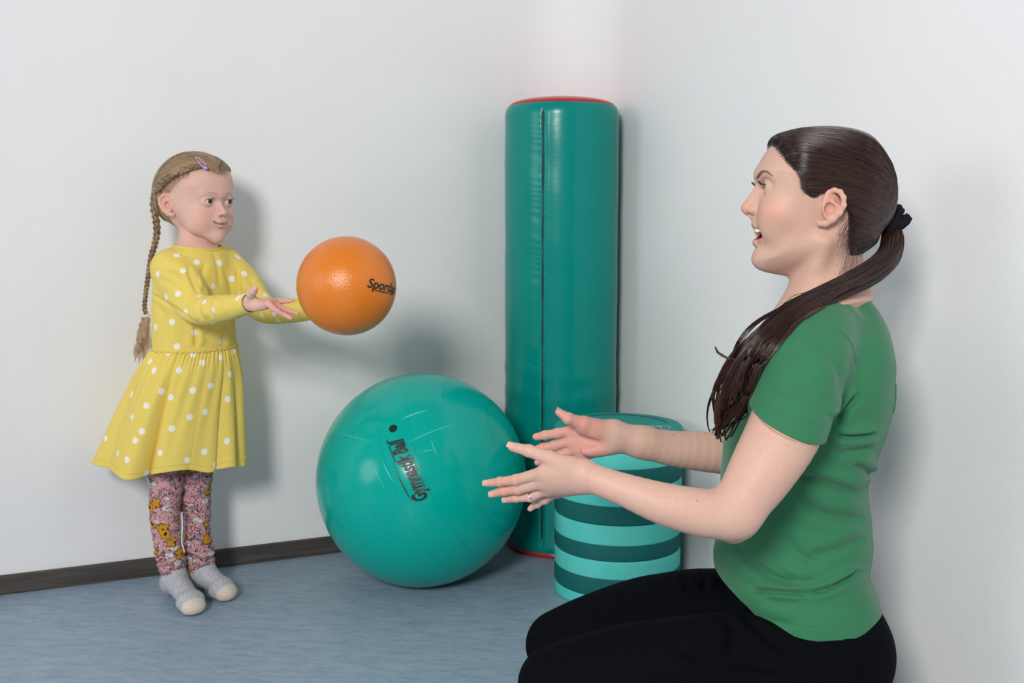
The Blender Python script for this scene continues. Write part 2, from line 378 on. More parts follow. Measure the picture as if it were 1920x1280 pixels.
# ================================================================ ORANGE BALL IN THE AIR
OY = 2.12; OC = P(650, 536, OY); zc = CP*OC[1]-SP*(OC[2]-CAMH); OR = 93/FPX*zc*.998
t = empty('play_ball', OC, 'orange coated foam ball in mid air between the girl and the woman', 'ball')
m = NT('orange_foam_coating', .24, .55); co = m.obj()
m.color(m.mix(m.noise(8, 4, co).outputs[0], srgb(218, 118, 28), srgb(224, 126, 32)))
vo = m.add('ShaderNodeTexVoronoi', {'feature': 'SMOOTH_F1'}, {'Vector': co, 'Scale': 330.0}).outputs[0]
m.bump(m.math('ADD', vo, m.noise(700, 3, co).outputs[0]), .35, .0012)
nu, nv = 128, 72; ph = np.linspace(0, PI, nv); thh = np.linspace(0, 2*PI, nu, endpoint=False)
X = np.stack([np.sin(ph)[:, None]*np.cos(thh), np.sin(ph)[:, None]*np.sin(thh), np.repeat(np.cos(ph)[:, None], nu, 1)], -1)*OR
i, j = np.meshgrid(np.arange(nv-1), np.arange(nu), indexing='ij'); j2 = (j+1) % nu
mesh_np('ball_shell', X.reshape(-1, 3)+OC, np.stack([i*nu+j, (i+1)*nu+j, (i+1)*nu+j2, i*nu+j2], -1).reshape(-1, 4), m.m, t)
ball_text('lettering', 'Spordas', (721, 537), (735, 541), .0262, OC, OR, BLK, t, .25, .0006, .98, None, None, 'black printed lettering')
ball_text('tagline', 'innovations in sport', (723.5, 548), (735, 551), .0078, OC, OR, BLK, t, 0, .0001, .9, None, None, 'tiny printed line of text')
# ================================================================ IMPLICIT SURFACES
f32 = np.float32
def smin(a, b, k):
    h = np.maximum(k-np.abs(a-b), 0)/k; return np.minimum(a, b)-h*h*k*.25
def smax(a, b, k): return -smin(-a, -b, k)
def cone(p, a, b, ra, rb):
    a = np.asarray(a, f32); b = np.asarray(b, f32); ab = b-a; d = p-a
    t = np.clip(d@ab/max(float(ab@ab), 1e-9), 0, 1)
    return np.sqrt(((d-t[:, None]*ab)**2).sum(1))-(ra+(rb-ra)*t)
def chain(p, pts, rad, k=.004):
    r = None
    if k >= .012 and len(pts) > 2:      # resample so that the joints do not bulge
        n = (len(pts)-1)*5+1; q = smooth_path(np.c_[np.array(pts), np.array(rad, float)], n); pts, rad, k = q[:, :3], q[:, 3], .0016
    for i in range(len(pts)-1):
        d = cone(p, pts[i], pts[i+1], rad[i], rad[i+1]); r = d if r is None else smin(r, d, k)
    return r
def ell(p, c, r, R=None):
    "ellipsoid; R rows are its axes"
    q = p-np.asarray(c, f32)
    if R is not None: q = q@np.asarray(R, f32).T
    r = np.asarray(r, f32); k0 = np.sqrt(((q/r)**2).sum(1)); k1 = np.sqrt(((q/(r*r))**2).sum(1))+1e-9
    return k0*(k0-1)/k1
def sph(p, c, r): return np.sqrt(((p-np.asarray(c, f32))**2).sum(1))-r
def econe(p, a, b, ra, rb, flat, nrm):
    "tapered capsule flattened by factor flat along nrm"
    n = np.asarray(nrm, f32); n = n/np.linalg.norm(n); a = np.asarray(a, f32)
    q = p-a; q = q+(q@n)[:, None]*n*(1/flat-1); bb = np.asarray(b, f32)-a; bb = bb+(bb@n)*n*(1/flat-1)
    return cone(q, (0, 0, 0), bb, ra, rb)*(flat*.5+.5)
def axes(x, y):
    x = np.array(x, float); x /= np.linalg.norm(x); y = np.array(y, float); y -= x*(y@x); y /= np.linalg.norm(y)
    return np.stack([x, y, np.cross(x, y)])
class Group:
    def __init__(s, fn, lo, hi): s.fn, s.lo, s.hi = fn, np.array(lo, f32), np.array(hi, f32)
def field(groups, k):
    def f(p, mask=None):
        out = np.full(len(p), .5, f32)
        for gi, g in enumerate(groups):
            if mask is not None and not (mask >> gi) & 1: continue
            if mask is None:
                sel = np.all((p > g.lo) & (p < g.hi), 1)
                if not sel.any(): continue
                d = g.fn(p[sel]); kk = k; out[sel] = smin(out[sel], d, kk)
            else: out = smin(out, g.fn(p), k)
        return out
    return f
def polygonize(groups, h, k=.006, post=None, iters=2, B=8, fine=None):
    "sparse surface nets with projection onto the surface"
    lo = np.min([g.lo for g in groups], 0); hi = np.max([g.hi for g in groups], 0)
    f0 = field(groups, k)
    def F(p, mask=None):
        d = f0(p, mask); return post(p, d) if post else d
    nb = np.ceil((hi-lo)/(h*B)).astype(int)+1
    bi = np.stack(np.meshgrid(*[np.arange(n) for n in nb], indexing='ij'), -1).reshape(-1, 3)
    cen = (lo+(bi+.5)*h*B).astype(f32)
    d = np.concatenate([F(c) for c in np.array_split(cen, max(1, len(cen)//200000))])
    bi = bi[np.abs(d) < h*B*1.25]; cen = (lo+(bi+.5)*h*B).astype(f32)
    mask = np.zeros(len(bi), np.int64); hb = h*B*.5+k+h
    for gi, g in enumerate(groups):
        mask |= (np.all((cen+hb > g.lo) & (cen-hb < g.hi), 1).astype(np.int64) << gi)
    g1 = np.arange(B+1); G = np.stack(np.meshgrid(g1, g1, g1, indexing='ij'), -1).reshape(-1, 3)
    cells = []; verts = []; crosses = []
    NY = int(nb[1]*B+2); NZ = int(nb[2]*B+2)
    key = lambda c: (c[..., 0].astype(np.int64)*NY+c[..., 1])*NZ+c[..., 2]
    for mk in np.unique(mask):
        allb = bi[mask == mk]
        for s in range(0, len(allb), 400):
            bb = allb[s:s+400]
            ijk = bb[:, None, :]*B+G[None]
            pts = (lo+ijk*h).astype(f32).reshape(-1, 3)
            D = F(pts, int(mk)).reshape(len(bb), B+1, B+1, B+1)
            S = D < 0
            c8 = [(S[:, a:a+B, b:b+B, c:c+B], D[:, a:a+B, b:b+B, c:c+B]) for a in (0, 1) for b in (0, 1) for c in (0, 1)]
            tot = sum(x[0].astype(np.int8) for x in c8); act = (tot > 0) & (tot < 8)
            w = np.argwhere(act)
            if not len(w): continue
            vals = np.stack([x[1][act] for x in c8], 1)  # n,8
            off = np.array([(a, b, c) for a in (0, 1) for b in (0, 1) for c in (0, 1)], f32)
            acc = np.zeros((len(w), 3), f32); cnt = np.zeros(len(w), f32)
            for i in range(8):
                for j in range(i+1, 8):
                    if np.abs(off[i]-off[j]).sum() != 1: continue
                    cr = (vals[:, i] < 0) != (vals[:, j] < 0)
                    t = vals[:, i]/(vals[:, i]-vals[:, j]+1e-12)
                    q = off[i]+t[:, None]*(off[j]-off[i]); acc[cr] += q[cr]; cnt[cr] += 1
            cell = bb[w[:, 0]]*B+w[:, 1:]
            cells.append(cell); verts.append(lo+(cell+acc/cnt[:, None])*h)
            crosses.append(np.stack([(vals[:, 0] < 0), (vals[:, 0] < 0) != (vals[:, 4] < 0), (vals[:, 0] < 0) != (vals[:, 2] < 0), (vals[:, 0] < 0) != (vals[:, 1] < 0)], 1))
    cells = np.concatenate(cells); V = np.concatenate(verts).astype(f32); cr = np.concatenate(crosses)
    ks = key(cells); od = np.argsort(ks); cells, V, cr, ks = cells[od], V[od], cr[od], ks[od]
    quads = []
    for ax, (u, v) in enumerate(((1, 2), (2, 0), (0, 1))):
        sel = np.where(cr[:, ax+1])[0]; c = cells[sel]
        eu = np.zeros(3, int); eu[u] = 1; ev = np.zeros(3, int); ev[v] = 1
        ids = []; ok = np.ones(len(sel), bool)
        for o_ in (0*eu, eu, eu+ev, ev):
            kk = key(c-o_); p_ = np.clip(np.searchsorted(ks, kk), 0, len(ks)-1); ok &= ks[p_] == kk; ids.append(p_)
        q = np.stack(ids, 1)[ok]; ins = cr[sel, 0][ok]
        q[~ins] = q[~ins][:, ::-1]; quads.append(q[:, ::-1])
    Q = np.concatenate(quads)[:, ::-1]
    e = h*.35
    for _ in range(iters):
        for s in range(0, len(V), 60000):
            p = V[s:s+60000]; d0 = F(p)
            g = np.stack([F(p+np.array(x, f32)*e)-d0 for x in ((1, 0, 0), (0, 1, 0), (0, 0, 1))], 1)/e
            st = d0[:, None]*g/((g*g).sum(1)[:, None]+.05); n = np.linalg.norm(st, axis=1)[:, None]
            V[s:s+60000] = p-st*np.minimum(1, h*.7/(n+1e-12))
    return V, Q
def clip_mesh(V, F, c):
    "keep c<0; triangles are cut along c=0"
    if F.shape[1] == 4: F = np.concatenate([F[:, [0, 1, 2]], F[:, [0, 2, 3]]])
    s = c[F] < 0; n = s.sum(1); out = [F[n == 3]]; newV = []; base = len(V); edge = {}
    def cut(i, j):
        nonlocal base
        kx = (min(i, j), max(i, j))
        if kx not in edge:
            t = c[i]/(c[i]-c[j]); newV.append(V[i]+(V[j]-V[i])*t); edge[kx] = base; base += 1
        return edge[kx]
    tr = []
    for f, ss in zip(F[(n > 0) & (n < 3)], s[(n > 0) & (n < 3)]):
        if ss.sum() == 1:
            i = int(np.argmax(ss)); a, b, d = f[i], f[(i+1) % 3], f[(i+2) % 3]; tr.append((a, cut(a, b), cut(a, d)))
        else:
            i = int(np.argmin(ss)); a, b, d = f[i], f[(i+1) % 3], f[(i+2) % 3]; x, y = cut(a, b), cut(a, d)
            tr += [(x, b, d), (x, d, y)]
    V = np.concatenate([V, np.array(newV).reshape(-1, 3)]); F = np.concatenate(out+[np.array(tr, int).reshape(-1, 3)])
    used = np.unique(F); rm = np.zeros(len(V), int); rm[used] = np.arange(len(used)); return V[used], rm[F]
def seg2(p, a, b):
    a = np.asarray(a, float); b = np.asarray(b, float); ab = b-a; t = np.clip((p-a)@ab/(ab@ab), 0, 1)
    return np.linalg.norm(p-a-t[:, None]*ab, axis=1), t
def poly2(p, pts):
    "distance to an open polyline and position 0..1 along it"
    best = np.full(len(p), 1e9); tt = np.zeros(len(p)); n = len(pts)-1
    for i in range(n):
        d, t = seg2(p, pts[i], pts[i+1]); m_ = d < best; best[m_] = d[m_]; tt[m_] = (i+t[m_])/n
    return best, tt
class Poly2D:
    "signed distance to a closed 2D outline, tabulated (negative inside)"
    def __init__(s, pts, lo, hi, h, smooth=0):
        pts = np.array(pts, float); n = len(pts)
        q = np.concatenate([pts[-1:], pts, pts[:2]]); t = np.linspace(0, n-1e-9, n*8); i = t.astype(int); f = (t-i)[:, None]
        a, b, c, d = q[i], q[i+1], q[i+2], q[np.minimum(i+3, n+2)]
        P_ = .5*((2*b)+(c-a)*f+(2*a-5*b+4*c-d)*f*f+(3*b-a-3*c+d)*f**3)
        xs = np.arange(lo[0], hi[0], h); ys = np.arange(lo[1], hi[1], h); X, Y = np.meshgrid(xs, ys, indexing='ij')
        g = np.stack([X.ravel(), Y.ravel()], 1); m = len(P_); dd = np.full(len(g), 1e9); ins = np.zeros(len(g), bool)
        for i in range(m):
            a, b = P_[i], P_[(i+1) % m]
            d_, _ = seg2(g, a, b+1e-9); dd = np.minimum(dd, d_)
            cr = ((a[1] > g[:, 1]) != (b[1] > g[:, 1])) & (g[:, 0] < (b[0]-a[0])*(g[:, 1]-a[1])/(b[1]-a[1]+1e-12)+a[0]); ins ^= cr
        s.T = np.where(ins, -dd, dd).reshape(X.shape).astype(f32); s.lo, s.h = np.array(lo), h
        for _ in range(smooth):
            T = s.T; T[1:-1, 1:-1] = (T[1:-1, 1:-1]*4+T[:-2, 1:-1]+T[2:, 1:-1]+T[1:-1, :-2]+T[1:-1, 2:])/8
    def __call__(s, x, y):
        a = np.clip((x-s.lo[0])/s.h, 0, s.T.shape[0]-1.001); b = np.clip((y-s.lo[1])/s.h, 0, s.T.shape[1]-1.001)
        i = a.astype(int); j = b.astype(int); u = a-i; v = b-j; T = s.T
        return T[i, j]*(1-u)*(1-v)+T[i+1, j]*u*(1-v)+T[i, j+1]*(1-u)*v+T[i+1, j+1]*u*v
def cubic(xs, ys):
    "smooth interpolation through knots (monotone x)"
    xs = np.array(xs, float); ys = np.array(ys, float); m = np.gradient(ys, xs)
    def f(x):
        x = np.clip(x, xs[0], xs[-1]); i = np.clip(np.searchsorted(xs, x)-1, 0, len(xs)-2); h = xs[i+1]-xs[i]; t = (x-xs[i])/h
        return (2*t**3-3*t*t+1)*ys[i]+(t**3-2*t*t+t)*h*m[i]+(-2*t**3+3*t*t)*ys[i+1]+(t**3-t*t)*h*m[i+1]
    return f
def finger(p, pts, r0, r1, k=.003):
    n = len(pts); rad = np.linspace(r0, r1, n); d = chain(p, pts, rad, k)
    return d
# shared skin materials
def skin_mat(name, tone, rough=.5):
    m = NT(name, rough, .22); col = m.attr('tint').outputs['Color']
    nz = m.noise(26, 5, m.obj(), .6).outputs[0]; nf = m.noise(220, 3, m.obj(), .6).outputs[0]
    col = m.mix(m.math('MULTIPLY', m.math('SUBTRACT', nz, .38), 1.1), col, (.62, .27, .21)) if False else m.mix(m.ramp(nz, [(.4, (0,)*3), (.75, (.30,)*3)]), col, m.mix(1.0, col, (.93, .74, .70), 'MULTIPLY'))
    col = m.mix(m.ramp(nf, [(.45, (0,)*3), (.75, (.35,)*3)]), col, m.mix(1.0, col, (.93, .80, .76), 'MULTIPLY'))
    m.color(col); m.b.inputs['Subsurface Weight'].default_value = .12; m.b.inputs['Subsurface Radius'].default_value = (.012, .004, .002)
    m.b.inputs['Subsurface Scale'].default_value = .6
    m.bump(m.noise(900, 3, m.obj()).outputs[0], .12, .0006); return m.m
def eye_mesh(parent, c, look, r, iris, label=None):
    "eyeball with iris and pupil as rings of colour on the sphere, cornea bulge"
    look = np.array(look)/np.linalg.norm(look); A = axes(look, (0, 0, 1) if abs(look[2]) < .9 else (1, 0, 0))
    nu, nv = 40, 40; V = []
    for i in range(nv):
        ph = PI*i/(nv-1); rr = r*(1+.035*math.exp(-(ph/.42)**4))
        for j in range(nu):
            th = 2*PI*j/nu; V.append(np.array(c)+rr*(math.cos(ph)*A[0]+math.sin(ph)*(math.cos(th)*A[1]+math.sin(th)*A[2])))
    F = [(i*nu+j, (i+1)*nu+j, (i+1)*nu+(j+1) % nu, i*nu+(j+1) % nu) for i in range(nv-1) for j in range(nu)]
    ang = np.repeat(np.linspace(0, PI, nv), nu)
    return mesh_np('eye', np.array(V), F, iris, parent, attrs={'ang': ang}, label=label)
def eye_mat(name, iris):
    m = NT(name, .08, .6); a = m.attr('ang').outputs['Fac']
    m.color(m.ramp(m.math('MULTIPLY', a, 1.0), [(0, (.004,)*3), (.19, (.004,)*3), (.21, iris), (.46, tuple(c*.6 for c in iris)), (.50, (.03, .025, .03)), (.54, (.62, .60, .60))])); return m.m
# ================================================================ WOMAN
YM = 1.62; HC = P(1555, 380, YM); YAW = math.radians(4.5)
cw, sw_ = math.cos(YAW), math.sin(YAW)
RH = np.array(((cw, -sw_, 0), (sw_, cw, 0), (0, 0, 1)), f32)          # world offset -> head frame
def to_head(p): return ((p-HC.astype(f32))@RH.T).astype(f32)
def from_head(q): return np.asarray(q)@RH+HC
def hp(x, y, lat=0.0):
    "photo side-view pixel -> head frame (lat metres, negative = towards camera)"
    q = P(x, y, YM)-HC; return np.array((q[0], lat, q[2]))
def hp2(l): return [hp(x, y)[[0, 2]] for x, y in l]
face_out = hp2([(1452, 270), (1475, 256), (1510, 247), (1550, 244), (1590, 250), (1625, 268), (1648, 300), (1660, 345), (1655, 390), (1635, 430), (1610, 455), (1585, 482),
    (1558, 505), (1530, 512), (1500, 518), (1472, 517), (1452, 513.5), (1437, 508), (1425, 501), (1416, 488), (1418, 474), (1422, 462), (1425, 449), (1426, 434), (1421, 418),
    (1417.5, 404), (1419, 386), (1423, 365), (1425, 350), (1423, 335), (1421, 320), (1427, 303), (1438, 285)])
FO = Poly2D(face_out, (-.17, -.17), (.17, .17), .002, 2)
zz = [hp(1555, v)[2] for v in (520, 505, 490, 465, 435, 400, 355, 310, 235)]
wmax = cubic(zz, [.030, .038, .045, .053, .058, .064, .0695, .071, .068])
def w_head(p):
    q = to_head(p); x, y, z = q.T; ay = np.abs(y)
    d2 = FO(x, z); wm = wmax(z)
    D = .050
    s = np.clip(1+d2/D, 0, None)
    d = (np.sqrt((ay/wm)**2+s**2)-1)*.048
    qa = np.stack([x, ay, z], 1)
    h = lambda X, Y_, L=0.0: hp(X, Y_, L)
    # brow, cheek bones, jaw
    d = smin(d, cone(qa, h(1430, 330, .008), h(1446, 328, .040), .0085, .008), .014)
    d = smin(d, ell(qa, h(1452, 398, .039), (.022, .020, .022)), .020)
    d = smin(d, ell(qa, h(1447, 425, .030), (.020, .018, .022)), .016)
    d = smin(d, cone(qa, h(1436, 486, .006), h(1520, 452, .045), .012, .0125), .018)
    # nose
    d = smin(d, cone(qa, h(1427, 347), h(1404, 387), .0048, .0075), .010)
    d = smin(d, cone(qa, h(1431, 368), h(1412, 392), .010, .0095), .010)
    d = smin(d, sph(qa, h(1402.2, 389.8), .0082), .004)
    d = smin(d, cone(qa, h(1406, 397), h(1416, 403), .0048, .006), .005)
    d = smin(d, ell(qa, h(1414, 393.5, .0105), (.0085, .0055, .0068)), .004)
    d = smax(d, -ell(qa, h(1407.5, 402.5, .0058), (.0045, .0026, .0034)), .002)
    # muzzle and lips
    d = smin(d, ell(qa, h(1433, 416, 0), (.0155, .020, .010)), .010)
    d = smax(d, -ell(qa, h(1413, 439.5, 0), (.0225, .0340, .0112)), .003)
    up = [h(1416.5, 419.5), h(1419, 421.5, .008), h(1427, 427, .017), h(1437, 435.5, .0245)]
    lo = [h(1420.5, 455.5), h(1422, 455, .008), h(1429, 449.5, .017), h(1437, 438.5, .0245)]
    d = smin(d, chain(qa, up, (.0046, .0046, .0036, .0018), .003), .003)
    d = smin(d, chain(qa, lo, (.0058, .0056, .0042, .0018), .003), .004)
    d = smin(d, ell(qa, h(1428, 486), (.0105, .015, .0115)), .008)
    # eyes
    d = smax(d, -ell(qa, h(1426, 350, .034), (.011, .015, .0085)), .012)
    E = h(1442.5, 352, .0315)
    lid = sph(qa, E, .0134)
    op = ell(qa, h(1421.5, 353, .029), (.0095, .0125, .0032))
    d = smin(d, smax(lid, -op, .0015), .004)
    # ear
    L = .0; ex = lambda X, Y_, l: h(X, Y_, l)
    hel = [(1527, 384, .066), (1528, 371, .071), (1534, 361.5, .075), (1543, 358.5, .079), (1552, 362, .083), (1557.5, 372, .085), (1558, 386, .0845), (1552, 400, .081), (1542, 411, .076), (1530, 418, .071), (1521, 418, .068)]
    e = chain(qa, [ex(*t_) for t_ in hel], [.0025, .0030, .0032, .0034, .0036, .0036, .0036, .0036, .004, .005, .0052], .003)
    e2 = ell(qa, ex(1540, 388, .0735), (.0165, .0050, .024), axes((1, -.45, .1), (.45, 1, 0))[[0, 1, 2]])
    e2 = smax(e2, -ell(qa, ex(1535.5, 393, .0795), (.0085, .0075, .0105)), .002)
    e2 = smax(e2, -ell(qa, ex(1541, 370, .0835), (.0065, .0055, .0065)), .003)
    e = smin(e, e2, .003)
    e = smin(e, chain(qa, [ex(1531, 377, .074), ex(1541, 380, .0785), ex(1548, 387, .0805), ex(1546, 398, .078), ex(1537, 405, .0745)], (.0014, .002, .0024, .0024, .0022), .003), .003)
    e = smin(e, cone(qa, ex(1525, 390, .0705), ex(1526, 397, .0715), .0034, .003), .003)
    d = smin(d, e, .004)
    return d
def w_neck(p):
    a = lambda x, y, Y: P(x, y, Y)
    d = econe(p, a(1541, 462, YM), a(1546, 590, YM), .0470, .0500, .92, (0, 1, 0))
    d = smin(d, cone(p, a(1570, 470, YM), a(1580, 600, YM), .030, .042), .03)
    for s in (-1, 1):
        d = smin(d, cone(p, a(1545, 455, YM+s*.052), a(1502, 600, YM+s*.014), .010, .009), .022)     # neck muscle
        d = smin(d, cone(p, a(1580, 570, YM+s*.03), a(1540, 640, YM+s*.15), .040, .036), .03)
    d = smin(d, econe(p, a(1530, 640, YM), a(1510, 1000, YM), .085, .085, .9, (1, 0, 0)), .03)
    d = smin(d, ell(p, a(1530, 720, YM), (.075, .12, .10)), .03)
    return d
def A_(l): return [P(*q) for q in l]
ARM_N = A_([(1525, 650, 1.475), (1478, 790, 1.42), (1430, 880, 1.39), (1378, 962, 1.37), (1325, 962, 1.365), (1244, 944, 1.365), (1160, 914, 1.375), (1104, 893, 1.385)])
def w_arm_n(p):
    d = chain(p, ARM_N[:4], (.052, .0500, .0435, .0325), .02)
    d = smin(d, chain(p, ARM_N[3:], (.0320, .0315, .0272, .0205, .0180), .012), .016)
    d = smin(d, sph(p, P(1374, 995, 1.385), .0135), .022)
    d = smin(d, cone(p, P(1160, 919, 1.37), P(1100, 903, 1.385), .008, .008), .012)
    return d
ARM_F = A_([(1530, 650, 1.765), (1470, 790, 1.81), (1412, 852, 1.80), (1345, 848, 1.785), (1265, 841, 1.77), (1205, 829, 1.757), (1150, 818, 1.75)])
def w_arm_f(p):
    d = chain(p, ARM_F[:3], (.052, .045, .037), .02)
    d = smin(d, chain(p, ARM_F[2:6], (.037, .0352, .0300, .0250), .012), .016)
    return smin(d, econe(p, ARM_F[5], ARM_F[6], .0262, .0262, .78, (.15, 1, .2)), .014)
# near hand: back of the hand towards the camera, fingers spread towards the girl
HN = dict(
 index=[(1022, 885, 1.424), (968, 899.5, 1.452), (938, 903, 1.472), (913.5, 905.5, 1.488)],
 middle=[(1022, 902, 1.430), (972, 916.5, 1.458), (946, 920, 1.476), (925, 925.5, 1.490)],
 ring=[(1029, 915, 1.438), (996, 931, 1.456), (968, 933, 1.472), (949.5, 936, 1.484)],
 pinky=[(1044, 921, 1.448), (1022, 936, 1.462), (1008, 944, 1.472), (997, 951, 1.480)],
 thumb=[(1073, 876, 1.400), (1032, 859, 1.420), (992, 845, 1.436), (961, 837.5, 1.446)])
RN = dict(index=(.0092, .0074, .0064, .0052), middle=(.0094, .0076, .0066, .0054), ring=(.0088, .0070, .0060, .0050), pinky=(.0078, .0062, .0054, .0046), thumb=(.0130, .0098, .0082, .0064))
HF = dict(
 index=[(1079, 806, 1.770), (1045, 812, 1.785), (1022, 815.5, 1.792), (1005, 818.5, 1.797)],
 middle=[(1076, 826, 1.772), (1040, 834.5, 1.788), (1018, 839, 1.796), (999, 844, 1.802)],
 ring=[(1083, 841, 1.772), (1050, 853, 1.784), (1028, 859.5, 1.789), (1008, 866.5, 1.792)],
 pinky=[(1096, 852, 1.768), (1074, 866, 1.777), (1058, 874, 1.781), (1043, 881, 1.783)],
 thumb=[(1124, 806, 1.746), (1094, 794, 1.734), (1066, 784.5, 1.728), (1048, 772.5, 1.730)])
RF = dict(index=(.0092, .0080, .0074, .0060), middle=(.0094, .0080, .0074, .0060), ring=(.0088, .0076, .0068, .0056), pinky=(.0080, .0066, .0060, .0050), thumb=(.0115, .0110, .0092, .0062))
def hand(p, H, R, wr, wrr, nrm, flat, k=.010, palm=None, metar=.0105, tk=0.):
    wr = [P(*q) for q in wr]; d = None
    for i, f in enumerate(('index', 'middle', 'ring', 'pinky')):
        b = wr[i]; c = econe(p, b, P(*H[f][0]), wrr, metar if f != 'pinky' else metar*.85, flat, nrm)
        d = c if d is None else smin(d, c, k)
    d = smin(d, cone(p, wr[0], P(*H['thumb'][0]), wrr*.95, R['thumb'][0]), .012)
    if palm is not None: d = palm(p, d)
    fd = None
    for f in ('index', 'middle', 'ring', 'pinky', 'thumb'):
        c = chain(p, [P(*q) for q in H[f]], R[f], .0022)
        for j in (1, 2): c = smin(c, sph(p, P(*H[f][j]), R[f][j]*1.045), .003)      # knuckles
        if f == 'thumb': return smin(smin(d, fd, .006), c, .006+.010*tk)
        fd = c if fd is None else smin(fd, c, .0018)
def w_hand_n(p):
    def palm(p, d):
        d = smin(d, cone(p, P(*HN['index'][0])+(.004, .008, 0), P(1052, 866, 1.425), .0075, .010), .010)   # thumb web
        for f in ('index', 'middle', 'ring'):
            a, b = P(1085, 894, 1.378), P(*HN[f][0]); d = smin(d, cone(p, a*.45+b*.55+(0, -.0085, .0005), b+(0, -.0058, 0), .0018, .0030), .004)   # tendons
        return d
    d = hand(p, HN, RN, [(1092, 883, 1.385), (1090, 891, 1.386), (1090, 899, 1.389), (1093, 906, 1.394)], .0135, (.35, -1, .35), .85, .012, palm)
    return d
def w_hand_f(p):
    def palm(p, d):
        d = smin(d, ell(p, P(1108, 805, 1.741), (.028, .0125, .015), axes((1, -.1, -.25), (0, 1, 0))), .014)     # ball of the thumb
        d = smin(d, ell(p, P(1122, 841, 1.745), (.028, .010, .011), axes((1, 0, .2), (0, 1, 0))), .018)
        d = smax(d, -ell(p, P(1098, 826, 1.738), (.020, .0045, .009), axes((1, 0, 0), (0, 1, 0))), .012)
        d = smax(d, -cone(p, P(1088, 803, 1.739), P(1103, 818, 1.734), .0008, .0008), .003)
        d = smax(d, -cone(p, P(1103, 818, 1.734), P(1126, 820, 1.732), .0008, .0006), .003)
        return d
    return hand(p, HF, RF, [(1150, 806, 1.752), (1148, 813, 1.752), (1146, 823, 1.752), (1146, 832, 1.752)], .0140, (.2, -1, .1), .85, .012, palm, .0115, 1.)
def bbox(l, m): a = np.array(l); return a.min(0)-m, a.max(0)+m
def hand_pts(H): return [P(*q) for f in H.values() for q in f]
W_GROUPS = [Group(w_head, HC-(.17, .13, .16), HC+(.14, .13, .17)), Group(w_neck, P(1400, 1010, YM)-(0, .2, 0), P(1660, 440, YM)+(0, .2, 0)),
            Group(w_arm_n, *bbox(ARM_N, .065)), Group(w_arm_f, *bbox(ARM_F, .065)),
            Group(w_hand_n, *bbox(hand_pts(HN)+[P(1100, 890, 1.385)], .03)), Group(w_hand_f, *bbox(hand_pts(HF)+[P(1150, 818, 1.75)], .03))]
WV, WQ = polygonize(W_GROUPS, .0016, .010)
px = PIX(WV); q = to_head(WV); qa = q.copy(); qa[:, 1] = np.abs(qa[:, 1])
base = np.array(srgb(206, 168, 151)); tint = np.repeat(base[None], len(WV), 0)
def blend(mask, c): 
    global tint
    mask = np.clip(mask, 0, 1)[:, None]; tint = tint*(1-mask)+np.array(c)*mask
inh = (q[:, 2] > -.12) & (q[:, 0] < .1)
def g3(p, c, r): return np.exp(-(((p-np.array(c))/np.array(r))**2).sum(1))
blend(g3(qa, hp(1445, 400, .050), (.020, .03, .018))*.40, srgb(232, 150, 128))           # cheek
blend(g3(qa, hp(1404, 392), (.010, .014, .010))*.35, srgb(222, 142, 124))
blend(g3(qa, hp(1540, 385, .08), (.018, .014, .030))*.40, srgb(226, 140, 118))
for pts, wd in (([hp(1416.5, 419.5), hp(1419, 421.5, .008), hp(1427, 427, .017), hp(1437, 435.5, .0245)], .0046), ([hp(1420.5, 455.5), hp(1422, 455, .008), hp(1429, 449.5, .017), hp(1437, 438.5, .0245)], .0062)):
    dd = chain(qa.astype(f32), pts, (0, 0, 0, 0), .001); blend(np.clip((wd-dd)/.0012, 0, 1)*.8, srgb(196, 108, 108))
dd = ell(qa.astype(f32), hp(1418, 439.5, 0), (.0215, .031, .0092)); blend(np.clip(-dd/.002, 0, 1), srgb(120, 40, 42))
# eyebrow and lash line
bd, bt = poly2(q[:, [0, 2]], hp2([(1419, 334), (1421.5, 328), (1425.5, 322.5), (1431, 323.5), (1437, 330), (1444, 336)]))
bw = np.interp(bt, [0, .3, 1], [.0020, .0025, .0007]); blend(np.clip((bw-bd)/.0008, 0, 1)*(np.abs(q[:, 1]) > .008)*(q[:, 0] < hp(1450, 0)[0])*.85, srgb(66, 44, 36))
op = ell(qa.astype(f32), hp(1421.5, 353, .029), (.0095, .0125, .0032)); nr = np.linalg.norm(qa-hp(1442.5, 352, .0315), axis=1) < .0155
blend(np.clip((.0018-op)/.0009, 0, 1)*nr*(q[:, 2] > hp(0, 355)[2])*.95, srgb(34, 22, 20))
# palms and fingertips are pinker
pf = w_hand_f(WV[(px[:, 0] < 1160) & (WV[:, 1] > 1.68)].astype(f32))
mf = (px[:, 0] < 1150) & (WV[:, 1] > 1.68); blend(mf*np.clip((1150-px[:, 0])/30, 0, 1)*.42, srgb(226, 138, 126))
mn = (px[:, 0] < 1000) & (px[:, 1] > 820) & (WV[:, 1] < 1.6) & (WV[:, 1] > 1.3); blend(mn*np.clip((1000-px[:, 0])/60, 0, 1)*.35, srgb(224, 140, 124))
for mx, my in ((1307, 938), (1489, 820), (1262.5, 815), (1444, 428), (1466, 436)):
    blend(np.clip((2.0-np.hypot(px[:, 0]-mx, px[:, 1]-my))/1.0, 0, 1)*.6*((WV[:, 1] < 1.5) | (my == 815)), srgb(110, 66, 50))
SKINW = skin_mat('adult_skin', None)
woman = empty('person', (P(1500, 1200, YM)[0], YM, 0), 'kneeling person in a green t-shirt and black trousers with long brown ponytail, hands held out', 'person')
bodyw = mesh_np('body', WV, WQ, SKINW, woman, attrs={'tint': tint})
EM = eye_mat('brown_eye', (.06, .035, .02))
for s in (-1, 1):
    c = from_head(hp(1442.5, 352, .0315*s)); eye_mesh(woman, c, (-1, .25 if s > 0 else .22, .02), .0120, EM)
